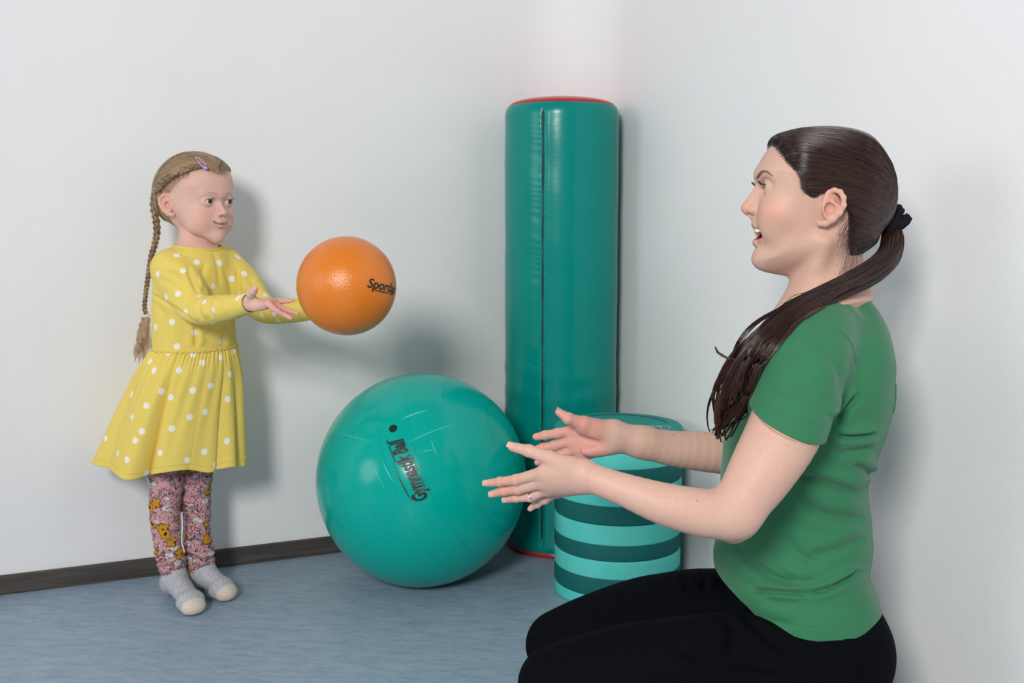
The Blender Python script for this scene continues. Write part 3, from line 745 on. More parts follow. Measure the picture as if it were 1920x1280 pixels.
# eyelashes
def lashes(parent, c, fdir, r, n, L, mat, toh, z0=.004, spread=.9):
    Ls = []
    for i in range(n):
        a = (i/(n-1)-.5)*2*spread; d = np.array((-math.cos(a), math.sin(a), 0)); p0 = c+d*r+np.array((0, 0, z0))
        pts = [p0, p0+d*L*.45+np.array((0, 0, L*.05)), p0+d*L*.8+np.array((0, 0, L*.35)), p0+d*L+np.array((0, 0, L*.75))]; Ls.append([toh(x) for x in pts])
    V, F = tube_mesh(np.array(Ls), np.repeat(np.array([[.00035, .0003, .0002, .00008]]), n, 0), 3)
    return mesh_np('eyelashes', V, F, mat, parent)
LASH = NT('lash_black', .5).color(srgb(28, 18, 16)).m
for s in (-1, 1): lashes(woman, hp(1442.5, 352, .0315*s), None, .0128, 22, .0085, LASH, from_head, .0040, .75)
# teeth: an arc of single rounded crowns
TM = NT('tooth_enamel', .25, .5).color(srgb(236, 226, 205)).m
bm = bmesh.new()
for i in range(10):
    a = (i-4.5)*.235; c = hp(1436, 429.5)+np.array((-.0165*math.cos(a)+.003, .0185*math.sin(a), 0)); c = from_head(c)
    r_ = bmesh.ops.create_uvsphere(bm, u_segments=12, v_segments=8, radius=1)['verts']
    M = Matrix.Translation(c) @ Matrix.Rotation(-YAW+a*1.0, 4, 'Z')
    for v in r_:
        x, y, z = v.co; f = lambda t, e: math.copysign(abs(t)**e, t)
        v.co = M @ Vector((f(x, .6)*.0018, f(y, .5)*.0021, f(z, .55)*.0048))
me = bpy.data.meshes.new('teeth'); bm.to_mesh(me); bm.free()
tv = np.array([v.co[:] for v in me.vertices]); tf = [tuple(p.vertices) for p in me.polygons]
o = mesh_np('teeth', tv, tf, TM, woman, label='white upper teeth'); o['kind'] = 'stuff'
# finger nails
NAIL = NT('nail', .2, .5).color(srgb(218, 168, 155)).m
def nail(H, f, R, nrm, parent, sc=1.0):
    a, b = P(*H[f][-2]), P(*H[f][-1]); t_ = b-a; t_ /= np.linalg.norm(t_); n = np.array(nrm, float); n -= t_*(n@t_); n /= np.linalg.norm(n); s = np.cross(t_, n)
    r = R[f][-1]; c = b+t_*r*.15; V = []; nu, nv = 9, 9
    for i in range(nu):
        for j in range(nv):
            u = (i/(nu-1)*2-1); v = (j/(nv-1)*2-1); th = u*.95*math.sqrt(max(.05, 1-.35*v**4))
            V.append(c+t_*v*r*.95+(r*1.03)*(math.cos(th)*n+math.sin(th)*s)*1.0-n*r*.10*max(0, v)**2)
    F = [(i*nv+j, (i+1)*nv+j, (i+1)*nv+j+1, i*nv+j+1) for i in range(nu-1) for j in range(nv-1)]
    return mesh_np('nail', np.array(V), F, NAIL, parent)
for f, nv_ in (('index', (.1, -.8, .35)), ('middle', (.1, -.8, .35)), ('ring', (.1, -.9, .2)), ('pinky', (0, -1, -.1)), ('thumb', (-.1, -.6, .75))): nail(HN, f, RN, nv_, woman)
for f, nv_ in (('thumb', (-.3, .3, .9)),): nail(HF, f, RF, nv_, woman)
# ring
a, b = P(*HN['ring'][0]), P(*HN['ring'][1]); c = a*.12+b*.88; t_ = (b-a)/np.linalg.norm(b-a); s1 = np.cross(t_, (0, 0, 1)); s1 /= np.linalg.norm(s1); s2 = np.cross(t_, s1)
th = np.linspace(0, 2*PI, 40, endpoint=False)
SIL = NT('silver', .18, .5, Metallic=1.0).color((.8, .78, .76)).m
for off in (-.0013, .0013): tube('ring', c+t_*off+.0080*(np.cos(th)[:, None]*s1+np.sin(th)[:, None]*s2), .0009, SIL, woman, 8, True, label='silver finger ring')

# ---------------------------------------------------------------- t-shirt
def prof_px(v): return P(1500, v, YM)[2]
T = [(1230, 1388, 1645, .150), (1200, 1378, 1644, .158), (1150, 1360, 1641, .163), (1110, 1349, 1633, .160), (1060, 1345, 1618, .150), (1020, 1350, 1622, .140), (960, 1355, 1619, .134), (915, 1358, 1615, .134), (878, 1359, 1617, .137),
     (817, 1364, 1638, .145), (762, 1374, 1653, .155), (700, 1398, 1657, .158), (660, 1425, 1656, .150), (610, 1470, 1650, .120), (575, 1520, 1634, .080), (550, 1545, 1615, .055)]
tz = [prof_px(v) for v, *_ in T]; txf = cubic(tz, [P(a, v, YM)[0] for v, a, b, c in T]); txb = cubic(tz, [P(b, v, YM)[0] for v, a, b, c in T]); thw = cubic(tz, [c for *_, c in T])
def t_torso(p):
    x, y, z = p.T; xf, xb, hw = txf(z), txb(z), thw(z); cx = (xf+xb)/2; a = (xb-xf)/2
    u = np.abs((x-cx)/a); v = np.abs((y-YM)/hw); r = (u**2.3+v**2.3)**(1/2.3)
    return np.maximum((r-1)*np.minimum(a, hw)*.95, z-tz[-1])
SL_N = A_([(1556, 612, 1.53), (1512, 668, 1.470), (1480, 780, 1.425), (1460, 840, 1.41)]); SL_F = A_([(1556, 612, 1.71), (1515, 668, 1.76), (1480, 780, 1.805), (1450, 830, 1.82)])
def t_sleeves(p):
    a = chain(p, SL_N, (.042, .0600, .0555, .0540), .03); b = chain(p, SL_F, (.042, .058, .053, .0515), .03)
    return smin(a, b, .002)
def hem_plane(a, b, depth, keep):
    a, b = P(*a), P(*b); n = np.cross(b-a, np.array(depth, float)); n /= np.linalg.norm(n)
    return (a.astype(f32), (n if ((np.array(keep)-a)@n) < 0 else -n).astype(f32))
HP_N = hem_plane((1412, 763, 1.42), (1546, 816, 1.42), (0, 1, .25), SL_N[1]); HP_F = hem_plane((1412, 770, 1.81), (1520, 815, 1.81), (0, 1, -.25), SL_F[1])
def shirt_f(p):
    c = np.where(p[:, 1] < YM, (p-HP_N[0])@HP_N[1], (p-HP_F[0])@HP_F[1])
    return smin(t_torso(p), t_sleeves(p), .003+.019*np.clip(-(c+.004)/.05, 0, 1))
SG = [Group(shirt_f, (P(1330, 1250, YM)[0]-.02, 1.33, P(1500, 1255, YM)[2]), (P(1670, 540, YM)[0]+.03, 1.92, P(1500, 535, YM)[2]+.02))]
SV, SQ = polygonize(SG, .0026, .01, iters=2)
SV = SV.astype(np.float64)
def normals_of(V, F):
    n = np.zeros_like(V); t3 = V[F[:, 2]]-V[F[:, 0]]; t4 = V[F[:, -1]]-V[F[:, 1]]; c = np.cross(t3, t4) if F.shape[1] == 4 else np.cross(V[F[:, 1]]-V[F[:, 0]], t3)
    for k_ in range(F.shape[1]): np.add.at(n, F[:, k_], c)
    return n/(np.linalg.norm(n, axis=1)[:, None]+1e-12)
def folds(V, N, L, side=-1, yc=YM):
    px = PIX(V); disp = np.zeros(len(V)); m_ = np.clip((N[:, 1]*side)*2.0+.25, 0, 1)
    for pts, amp, wd, ridge in L:
        pts = np.array(pts, float); lo, hi = pts.min(0)-wd*6, pts.max(0)+wd*6
        s = np.where(np.all((px > lo) & (px < hi), 1))[0]
        if not len(s): continue
        sp = smooth_path(np.c_[pts, np.zeros(len(pts))], max(8, len(pts)*5))[:, :2] if len(pts) > 2 else pts
        d, t = poly2(px[s], sp); i = np.minimum((t*(len(sp)-1)).astype(int), len(sp)-2); dr = sp[i+1]-sp[i]; w_ = px[s]-sp[i]
        sg = np.sign(dr[:, 0]*w_[:, 1]-dr[:, 1]*w_[:, 0])*d
        env = np.clip(np.minimum(t, 1-t)*5, 0, 1)**.7; end = np.exp(-((d*((t < .002) | (t > .998)))/wd)**2)
        disp[s] += 1.35*amp*env*(-np.exp(-(sg/wd)**2)+ridge*np.exp(-((sg+2.4*wd)/(1.9*wd))**2)+.5*abs(ridge)*np.exp(-((sg-2.4*wd)/(1.9*wd))**2))
    return V+N*(disp*m_)[:, None]
N = normals_of(SV, SQ)
FL_ = [([(1412, 1106), (1460, 1109), (1516, 1113)], .0075, 4, .9), ([(1516, 1113), (1560, 1100), (1617, 1068)], .0065, 4.5, .9), ([(1372, 1026), (1430, 1070), (1507, 1104)], .0055, 7, .8),
       ([(1480, 885), (1550, 905), (1617, 929)], .0060, 7, .8), ([(1490, 935), (1550, 965), (1620, 972)], .0050, 8, .7), ([(1566, 815), (1595, 818), (1645, 812)], .0060, 4, .8),
       ([(1566, 790), (1586, 770), (1612, 736)], .0070, 6, .6), ([(1560, 850), (1600, 846), (1640, 838)], .0035, 6, .7), ([(1520, 1040), (1570, 1030), (1622, 1008)], .0045, 8, .7),
       ([(1400, 1090), (1450, 1125), (1500, 1130)], .0030, 8, .6), ([(1390, 1130), (1430, 1160), (1490, 1172)], .0025, 9, .5), ([(1430, 720), (1480, 735), (1530, 730)], .0018, 9, .5),
       ([(1470, 650), (1500, 680), (1510, 730)], .0015, 10, .5), ([(1600, 870), (1620, 880), (1640, 895)], .005, 6, .8), ([(1470, 1000), (1500, 1040), (1550, 1060)], .0030, 9, .5),
       ([(1440, 1050), (1490, 1085), (1540, 1090)], .0022, 7, .6), ([(1538, 640), (1570, 690), (1580, 750)], .0025, 9, .4),
       ([(1492, 905), (1510, 1006), (1518, 1110), (1525, 1203)], .0009, 1.6, .2), ([(1500, 610), (1560, 616), (1592, 640), (1606, 690), (1604, 740), (1577, 786)], .0012, 1.8, .3),
       ([(1413, 751), (1480, 779), (1548, 804)], .0008, 1.6, .3), ([(1350, 1070), (1400, 1120), (1440, 1158), (1485, 1171), (1530, 1177), (1580, 1171), (1636, 1140)], .0008, 1.8, .3)]
SV = folds(SV, N, FL_)
nz = (.0010*np.sin(SV[:, 0]*46+SV[:, 2]*70)*np.sin(SV[:, 2]*38+1)+.0012*np.sin(SV[:, 1]*30+SV[:, 2]*52)*np.sin(SV[:, 0]*33)); SV = SV+N*nz[:, None]
hx = [P(x, y, YY)[0] for x, y, YY in ((1336, 1075, YM), (1361, 1104, 1.55), (1404, 1146, 1.49), (1440, 1181, 1.47), (1483, 1194, 1.46), (1525, 1201, 1.46), (1580, 1195, 1.47), (1629, 1177, 1.55), (1655, 1160, YM))]
hz = [P(x, y, YY)[2] for x, y, YY in ((1336, 1075, YM), (1361, 1104, 1.55), (1404, 1146, 1.49), (1440, 1181, 1.47), (1483, 1194, 1.46), (1525, 1201, 1.46), (1580, 1195, 1.47), (1629, 1177, 1.55), (1655, 1160, YM))]
hem = cubic(hx, hz)
c1 = hem(SV[:, 0])-SV[:, 2]
def plane_cut(V, a, b, depth, keep):
    a, b = P(*a), P(*b); n = np.cross(b-a, np.array(depth, float)); n /= np.linalg.norm(n); s = (V-a)@n
    return s if ((np.array(keep)-a)@n) < 0 else -s
cn = plane_cut(SV, (1412, 763, 1.42), (1546, 816, 1.42), (0, 1, .25), SL_N[1]); cn[SV[:, 1] > 1.56] = -1
sn = chain(SV.astype(f32), SL_N, (.042, .0600, .0555, .0540), .03); tn_ = t_torso(SV.astype(f32)); cn = np.minimum(cn, tn_-sn-.0005)
cf = plane_cut(SV, (1412, 770, 1.81), (1520, 815, 1.81), (0, 1, -.25), SL_F[1]); sf_ = chain(SV.astype(f32), SL_F, (.042, .058, .053, .0515), .03); cf[SV[:, 1] < 1.68] = -1; cf = np.minimum(cf, tn_-sf_)
# neckline: a sloping ring round the neck
ra, rb = P(1604, 553, YM), P(1490, 606, YM); nn = np.cross(rb-ra, (0, 1, 0)); nn /= np.linalg.norm(nn); nn *= np.sign(nn[2])
nc = P(1553, 580, YM); lean = .12
rn = np.hypot((SV[:, 0]-nc[0]-(SV[:, 2]-nc[2])*lean)/.0575, (SV[:, 1]-YM)/.066)
cneck = np.minimum((1-rn)*.06, SV[:, 2]-P(1500, 690, YM)[2])
call = np.maximum.reduce([c1, cn, cf, cneck])
SV2, ST = clip_mesh(SV, SQ, call)
m = NT('green_jersey', .78, .2); m.b.inputs['Sheen Weight'].default_value = .15
co = m.obj(); m.color(m.mix(m.noise(6, 3, co).outputs[0], srgb(46, 110, 75), srgb(52, 117, 81))); m.bump(m.noise(1500, 2, co).outputs[0], .15, .0006); GREEN = m.m
shirt = mesh_np('t_shirt', SV2, ST, GREEN, woman, label='green short-sleeved t-shirt')
sd = shirt.modifiers.new('s', 'SOLIDIFY'); sd.thickness = .0016; sd.offset = -1
zc_, yc_ = P(1650, 742, 1.58)[2], YM-.062; pr_ = []
for a in np.linspace(0, 2*PI, 40, endpoint=False):
    xx = np.linspace(.50, .72, 300); pp = np.stack([xx, np.full(300, yc_+.010*math.cos(a)), np.full(300, zc_+.021*math.sin(a))], 1).astype(f32); k_ = np.where(shirt_f(pp) < 0)[0]; pr_.append((xx[k_[-1]]+.0022, yc_+.010*math.cos(a), zc_+.021*math.sin(a)))
tube('back_print', pr_, .0013, NT('pale_green_print', .6).color(srgb(86, 150, 112)).m, woman, 6, True, label='pale green ring print on the back')
cover_args = None
def covered(V):
    "negative where the shirt covers the body"
    c1 = hem(V[:, 0])-V[:, 2]; q = V.astype(f32)
    cn = plane_cut(V, (1412, 763, 1.42), (1546, 816, 1.42), (0, 1, .25), SL_N[1]); sn = chain(q, SL_N, (.042, .0600, .0555, .0540), .03); tn_ = t_torso(q)
    cn[V[:, 1] > 1.56] = -1; cn = np.minimum(cn, tn_-sn-.0005)
    cf = plane_cut(V, (1412, 770, 1.81), (1520, 815, 1.81), (0, 1, -.25), SL_F[1]); sf_ = chain(q, SL_F, (.042, .058, .053, .0515), .03); cf[V[:, 1] < 1.68] = -1; cf = np.minimum(cf, tn_-sf_)
    rn = np.hypot((V[:, 0]-nc[0]-(V[:, 2]-nc[2])*lean)/.0575, (V[:, 1]-YM)/.066)
    return np.maximum.reduce([c1, cn, cf, np.minimum((1-rn)*.06, V[:, 2]-P(1500, 690, YM)[2])])
me = bodyw.data; V = np.zeros(len(me.vertices)*3, f32); me.vertices.foreach_get('co', V); off_ = np.array(parent_world(bodyw.parent).translation, f32); V = V.reshape(-1, 3)+off_
pxb = PIX(V); sel = np.where((V[:, 0] > P(1400, 700, 1.4)[0]-.03) & ~((V[:, 1] > 1.7) & (pxb[:, 0] < 1425) & (pxb[:, 1] > 790)) & (V[:, 2] < P(1500, 558, YM)[2]))[0]; W_ = V[sel].astype(float); cc_ = covered(W_)
for _ in range(4):
    d = shirt_f(W_.astype(f32)); e = .003; g = np.stack([shirt_f((W_+np.array(x)*e).astype(f32))-d for x in ((1, 0, 0), (0, 1, 0), (0, 0, 1))], 1)/e; g /= np.linalg.norm(g, axis=1)[:, None]+1e-6
    W_ -= g*(np.clip(d+.0045, 0, .03)*np.clip((.003-cc_)/.003, 0, 1)*(np.abs(d) < .04))[:, None]
V[sel] = W_; me.vertices.foreach_set('co', (V-off_).ravel()); me.update()
# ---------------------------------------------------------------- trousers
KN = A_([(1045, 1284, 1.50), (1150, 1266, 1.50), (1254, 1256, 1.50), (1345, 1252, 1.51), (1540, 1240, 1.53)]); KF = A_([(1050, 1209, 1.74), (1110, 1191, 1.74), (1192, 1171, 1.74), (1250, 1165, 1.735), (1340, 1162, 1.73), (1500, 1185, 1.70)])
def trousers_f(p):
    d = chain(p, KN, (.0585, .0685, .0740, .0790, .088), .03)
    d2 = chain(p, KF, (.0585, .0665, .0745, .0800, .0850, .09), .03)
    d = smin(d, d2, .006)
    d = smin(d, ell(p, P(1520, 1190, YM), (.115, .150, .095)), .03)
    for s, K in ((-1, KN), (1, KF)):
        d = smin(d, ell(p, P(1557, 1225, YM+s*.075), (.088, .085, .095)), .03)
        k0 = K[0]; a = np.array((k0[0]+.012, k0[1], .058)); b = np.array((P(1480, 1200, YM)[0], YM+s*.10, .060)); an = np.array((P(1600, 1200, YM)[0], YM+s*.07, .045))
        d = smin(d, chain(p, [a, a*.5+b*.5, b, an], (.050, .052, .045, .032), .02), .012)
    d = smin(d, ell(p, P(1500, 1130, YM), (.100, .138, .07)), .03)
    return smax(d, .004-p[:, 2], .004)
TG = [Group(trousers_f, (-.04, 1.38, 0), (P(1660, 1200, YM)[0]+.06, 1.86, P(1500, 1060, YM)[2]))]
TV, TQ = polygonize(TG, .0036, .01); TV = TV.astype(float); N = normals_of(TV, TQ)
TV = folds(TV, N, [([(1330, 1150), (1370, 1175), (1360, 1230)], .006, 8, .6), ([(1355, 1100), (1400, 1160), (1500, 1240)], .005, 9, .6), ([(1250, 1200), (1350, 1250), (1480, 1275)], .004, 10, .5), ([(1270, 1074), (1285, 1090), (1290, 1110)], .004, 6, .6), ([(1305, 1065), (1320, 1085), (1320, 1110)], .004, 6, .6), ([(1560, 1200), (1600, 1240), (1620, 1275)], .003, 6, .6)])
m = NT('black_trousers', .85, .06); m.color(srgb(8, 9, 14)); m.bump(m.noise(700, 3, m.obj()).outputs[0], .2, .0008)
mesh_np('trousers', TV, TQ, m.m, woman, label='black trousers')
SOCK = NT('dark_sock', .9).color(srgb(20, 22, 28)).m
for s in (-1, 1):
    an = np.array((P(1600, 1200, YM)[0]-.004, YM+s*.07, .048)); toe = an+np.array((.0, -s*.03, 0))
    f_ = lambda p, an=an, s=s: smax(chain(p, [an, an+(.06, -s*.012, -.008), an+(.105, -s*.02, -.018)], (.034, .036, .024), .02), .002-p[:, 2], .004)
    v_, q_ = polygonize([Group(f_, an-(.06, .08, .048), an+(.15, .08, .06))], .005); mesh_np('sock', v_, q_, SOCK, woman)
# ---------------------------------------------------------------- woman's hair
def hair_mat(name, c1, c2, rough=.3, spec=.6):
    m = NT(name, rough, spec); a = m.attr('shade').outputs['Fac']; m.color(m.ramp(a, [(0, c1), (1, c2)])); return m.m
HB = hair_mat('dark_brown_hair', srgb(24, 15, 12), srgb(74, 42, 29), .27, .7)
hair_px = [(1448, 257), (1460, 251), (1480, 244), (1506, 237.5), (1540, 234.5), (1574, 236), (1607, 243), (1633, 257), (1655, 287), (1668, 318), (1673, 350), (1672, 385), (1664, 412), (1645, 436), (1636, 456), (1612, 474), (1594, 486), (1580, 470), (1574, 440), (1571, 402), (1562, 380), (1545, 357), (1529, 361), (1509, 373), (1489, 358), (1481, 330), (1461, 304), (1449, 277)]
HPOLY = Poly2D(hp2(hair_px), (-.17, -.17), (.17, .17), .002, 1)
full_px = [(1448, 257), (1460, 251), (1480, 244), (1506, 237.5), (1540, 234.5), (1574, 236), (1607, 243), (1633, 257), (1655, 287), (1668, 318), (1673, 350), (1672, 385), (1664, 412), (1645, 436), (1636, 456), (1612, 474), (1594, 486), (1560, 500), (1510, 490), (1470, 450), (1448, 400), (1436, 350), (1436, 300)]
FPOLY = Poly2D(hp2(full_px), (-.17, -.17), (.17, .17), .002, 2)
hwm = cubic(zz, [.040, .048, .056, .064, .068, .0715, .0765, .078, .074])
def shell(q):
    x, y, z = q.T; s = np.clip(1+FPOLY(x, z)/.052, 0, None); return (np.sqrt((y/hwm(z))**2+s**2)-1)*.048
def hair_f(p):
    q = to_head(p); d = shell(q); return smax(d, HPOLY(q[:, 0], q[:, 2]), .006)
hv, hq = polygonize([Group(hair_f, HC-(.16, .12, .16), HC+(.15, .12, .17))], .0025)
hairw = mesh_np('hair', hv, hq, HB, woman, attrs={'shade': np.full(len(hv), .12)}, label='long dark brown hair in a low ponytail')
# strands combed from the hairline to the tie
hc0 = hp(1572, 360); TIE = hp(1661, 409)
def cast(dirs, lift):
    "distance from hc0 along dirs to the shell"
    t = np.full(len(dirs), .05, f32)
    for _ in range(26): t += np.clip(-shell((hc0+dirs*t[:, None]).astype(f32)), -.02, .02)*.85 *1.0
    return hc0+dirs*(t+lift)[:, None]
n = 7000; M_ = 18
line = smooth_path(np.array([(*p, 0) for p in [(1448, 259), (1450, 277), (1461, 304), (1481, 330), (1489, 357), (1509, 372), (1529, 360), (1545, 357), (1562, 380), (1571, 402), (1574, 440), (1580, 470), (1594, 484)]]), 400)[:, :2]
sidx = (RNG.random(n)**1.0*399).astype(int); rp = line[sidx]+RNG.normal(0, 1.6, (n, 2)); rp += (np.array((1600, 380))-rp)*(RNG.random(n)*.55*(RNG.random(n) < .6))[:, None]
sgn = np.where(RNG.random(n) < .62, -1, 1)
r2 = np.array([hp(x, y)[[0, 2]] for x, y in rp])
wz = hwm(r2[:, 1]); s_ = np.clip(1+FPOLY(r2[:, 0], r2[:, 1])/.052, 0, .999); lat = wz*np.sqrt(np.clip(1-s_**2, 0.0, 1))
front = sidx < 150
lat = np.where(front & (rp[:, 1] < 300), lat*RNG.random(n)**.5, lat)
root = np.stack([r2[:, 0], sgn*lat, r2[:, 1]], 1)
rd = root-hc0; rd /= np.linalg.norm(rd, axis=1)[:, None]; ed = TIE+np.stack([RNG.normal(0, .004, n), sgn*np.abs(RNG.normal(0, .006, n)), RNG.normal(0, .006, n)], 1)-hc0; ed /= np.linalg.norm(ed, axis=1)[:, None]
hgt = np.clip((350-rp[:, 1])/90, -1, 1)
mid = np.stack([np.zeros(n)+.10, np.sign(sgn)*(.35+.9*np.abs(rd[:, 1])), .55*hgt+.15], 1); mid /= np.linalg.norm(mid, axis=1)[:, None]
low = (sidx > 215); mm = rd+ed; mm /= np.linalg.norm(mm, axis=1)[:, None]; mid[low] = mm[low]
t = np.linspace(0, 1, M_)[None, :, None]
dirs = (1-t)**2*rd[:, None]+2*t*(1-t)*mid[:, None]*1.25+t*t*ed[:, None]; dirs /= np.linalg.norm(dirs, axis=2, keepdims=True)
lift = np.repeat((RNG.random(n)**1.4*.0016)[:, None], M_, 1)+.0003*np.sin(np.linspace(0, 6, M_)[None]+RNG.random(n)[:, None]*6)
L = cast(dirs.reshape(-1, 3), lift.ravel()).reshape(n, M_, 3)
blendr = (1-np.linspace(0, 1, M_)/.10).clip(0, 1)[None, :, None]; L = L*(1-blendr*.0)
keep = HPOLY(L[..., 0], L[..., 2]).max(1) < .0035
L = L[keep]; n = len(L)
rad = np.repeat((.00028+RNG.random(n)*.00022)[:, None], M_, 1)*np.interp(np.linspace(0, 1, M_), [0, .12, .9, 1], [.35, 1, 1, .8])
Vh, Fh = tube_mesh(from_head(L.reshape(-1, 3)).reshape(n, M_, 3), rad, 3)
sh = np.repeat(np.clip(RNG.beta(2, 3, n), 0, 1), M_*3)
o = mesh_np('hair_strands', Vh, Fh, HB, hairw, attrs={'shade': sh}); o['kind'] = 'stuff'
# ponytail: locks over the near shoulder
PT = np.array([P(*q) for q in [(1668, 416, 1.615), (1675, 445, 1.60), (1668, 478, 1.575), (1640, 506, 1.55), (1600, 528, 1.525), (1556, 549, 1.500), (1510, 577, 1.470), (1470, 606, 1.455), (1435, 640, 1.445), (1408, 680, 1.445), (1390, 720, 1.45), (1373, 760, 1.455), (1358, 795, 1.46), (1350, 825, 1.465)]])
PR = np.array([9, 17, 20, 20, 18, 17, 20, 23, 29, 35, 37, 31, 20, 9])*.00075
clear = lambda p: np.minimum(np.minimum(shirt_f(p), w_neck(p)), w_head(p))
def push(Ln, m_=.003):
    sh_ = Ln.shape; p = Ln.reshape(-1, 3).astype(f32)
    for _ in range(4):
        d = clear(p); e = .002; g = np.stack([clear(p+np.array(x, f32)*e)-d for x in ((1, 0, 0), (0, 1, 0), (0, 0, 1))], 1)/e
        g[:, 1] -= .6*(d < m_); g /= np.linalg.norm(g, axis=1)[:, None]+1e-6
        p = p+g*np.clip(m_-d, 0, .02)[:, None]*.8
    return p.reshape(sh_).astype(float)
def lock(center, radii, nclump, per, M_, wave, rs_, thick, tip=.35, frac=(0.80, 1.0), spreadc=.24):
    C = smooth_path(np.c_[center, radii], M_); c, r = C[:, :3], C[:, 3]; T_ = np.gradient(c, axis=0); T_ /= np.linalg.norm(T_, axis=1)[:, None]
    A = np.cross(T_, (0, 1, 0)); A /= np.linalg.norm(A, axis=1)[:, None]; B = np.cross(T_, A); t = np.linspace(0, 1, M_); out = []; rr = []; shd = []
    for k_ in range(nclump):
        a = rs_.random()*2*PI; q = math.sqrt(rs_.random()); L_ = rs_.uniform(*frac); ph = rs_.random()*6; w_ = wave*rs_.uniform(.4, 1.3); fr = rs_.uniform(1.6, 2.8); cs = rs_.random()
        tt = t*L_; ci = np.array([np.interp(tt, t, c[:, i]) for i in range(3)]).T; ri = np.interp(tt, t, r); Ai = np.array([np.interp(tt, t, A[:, i]) for i in range(3)]).T; Bi = np.array([np.interp(tt, t, B[:, i]) for i in range(3)]).T
        grow = np.clip(tt*1.6-.35, 0, 1)
        tw = a+tt*1.5
        ca = ci+ri[:, None]*q*(np.cos(tw)[:, None]*Ai+.8*np.sin(tw)[:, None]*Bi)+(w_*grow*np.sin(tt*fr*2*PI+ph))[:, None]*Ai+(w_*.7*grow*np.cos(tt*fr*2*PI+ph))[:, None]*Bi
        for j in range(per):
            b = rs_.random()*2*PI; qq = math.sqrt(rs_.random())*spreadc*np.mean(radii)*(1-.75*np.clip((t-.6)/.4, 0, 1)**1.3); st = rs_.random()*.0012
            out.append(ca+(qq*math.cos(b))[:, None]*Ai+(qq*math.sin(b))[:, None]*Bi+st*np.sin(t*25+b)[:, None]*Ai); rr.append(thick*rs_.uniform(.7, 1.3)*np.interp(t, [0, .05, .8, 1], [.8, 1, .9, tip])); shd.append(min(1, max(0, cs*.6+rs_.random()*.4)))
    return np.array(out), np.array(rr), np.array(shd)
rs_ = random.Random(5)
L1, r1, s1_ = lock(PT, PR*1.06, 70, 44, 46, .0085, rs_, .00038, .25, (.74, 1.0))
flick = np.array([P(*q) for q in [(1440, 640, 1.44), (1420, 668, 1.438), (1395, 677, 1.44), (1365, 672, 1.445), (1346, 660, 1.45), (1340, 650, 1.45)]])
L2, r2_, s2_ = lock(flick, np.array([3, 2.5, 2, 1.5, 1, .6])*.0008, 3, 16, 46, .0006, rs_, .0004, .3)
fl2 = np.array([P(*q) for q in [(1432, 650, 1.44), (1400, 700, 1.438), (1372, 722, 1.44), (1350, 745, 1.445), (1344, 770, 1.45), (1352, 800, 1.45)]])
L3, r3_, s3_ = lock(fl2, np.array([3, 3, 3, 2.5, 2, 1])*.0009, 4, 18, 46, .001, rs_, .0004, .3)
fl3 = np.array([P(*q) for q in [(1430, 640, 1.44), (1392, 690, 1.438), (1365, 720, 1.44), (1346, 770, 1.445), (1343, 800, 1.45), (1330, 812, 1.45)]])
L4, r4_, s4_ = lock(fl3, np.array([5, 5, 5, 4, 3, 1])*.0009, 6, 18, 46, .002, rs_, .0004, .3)
fine_ = np.array([P(*q) for q in [(1560, 545, 1.50), (1530, 548, 1.49), (1500, 556, 1.48), (1475, 570, 1.47), (1462, 590, 1.46), (1457, 612, 1.46)]])
L5, r5_, s5_ = lock(fine_, np.array([3, 4, 5, 6, 8, 9])*.0008, 10, 2, 46, .004, rs_, .00022, .4)
L = np.concatenate([L1, L2, L3, L4, L5]); R_ = np.concatenate([r1, r2_, r3_, r4_, r5_]); S_ = np.concatenate([s1_, s2_, s3_, s4_, s5_])
L = push(L); Vh, Fh = tube_mesh(L, R_, 3)
o = mesh_np('ponytail', Vh, Fh, HB, hairw, attrs={'shade': np.repeat(S_, L.shape[1]*3)}); o['kind'] = 'stuff'
# thin loose hairs at the nape and around the crown
Ls = []; 
for k_ in range(90):
    a = rs_.uniform(0, 1); x, y = 1575+rs_.uniform(-6, 16)*1, rs_.uniform(400, 480); s = rs_.choice((-1, -1, 1))
    p0 = hp(x, y, s*.058); p1 = hp(x-rs_.uniform(0, 14), y+rs_.uniform(15, 30), s*.058); p2 = hp(x-rs_.uniform(5, 25), y+rs_.uniform(35, 60), s*.054); Ls.append(smooth_path([p0, p1, p2], 10))
Ls = push(from_head(np.array(Ls).reshape(-1, 3)).reshape(len(Ls), 10, 3), .0006)
Vh, Fh = tube_mesh(Ls, np.full((len(Ls), 10), .00016), 3)
o = mesh_np('loose_hairs', Vh, Fh, HB, hairw, attrs={'shade': np.full(len(Vh), .5)}); o['kind'] = 'stuff'
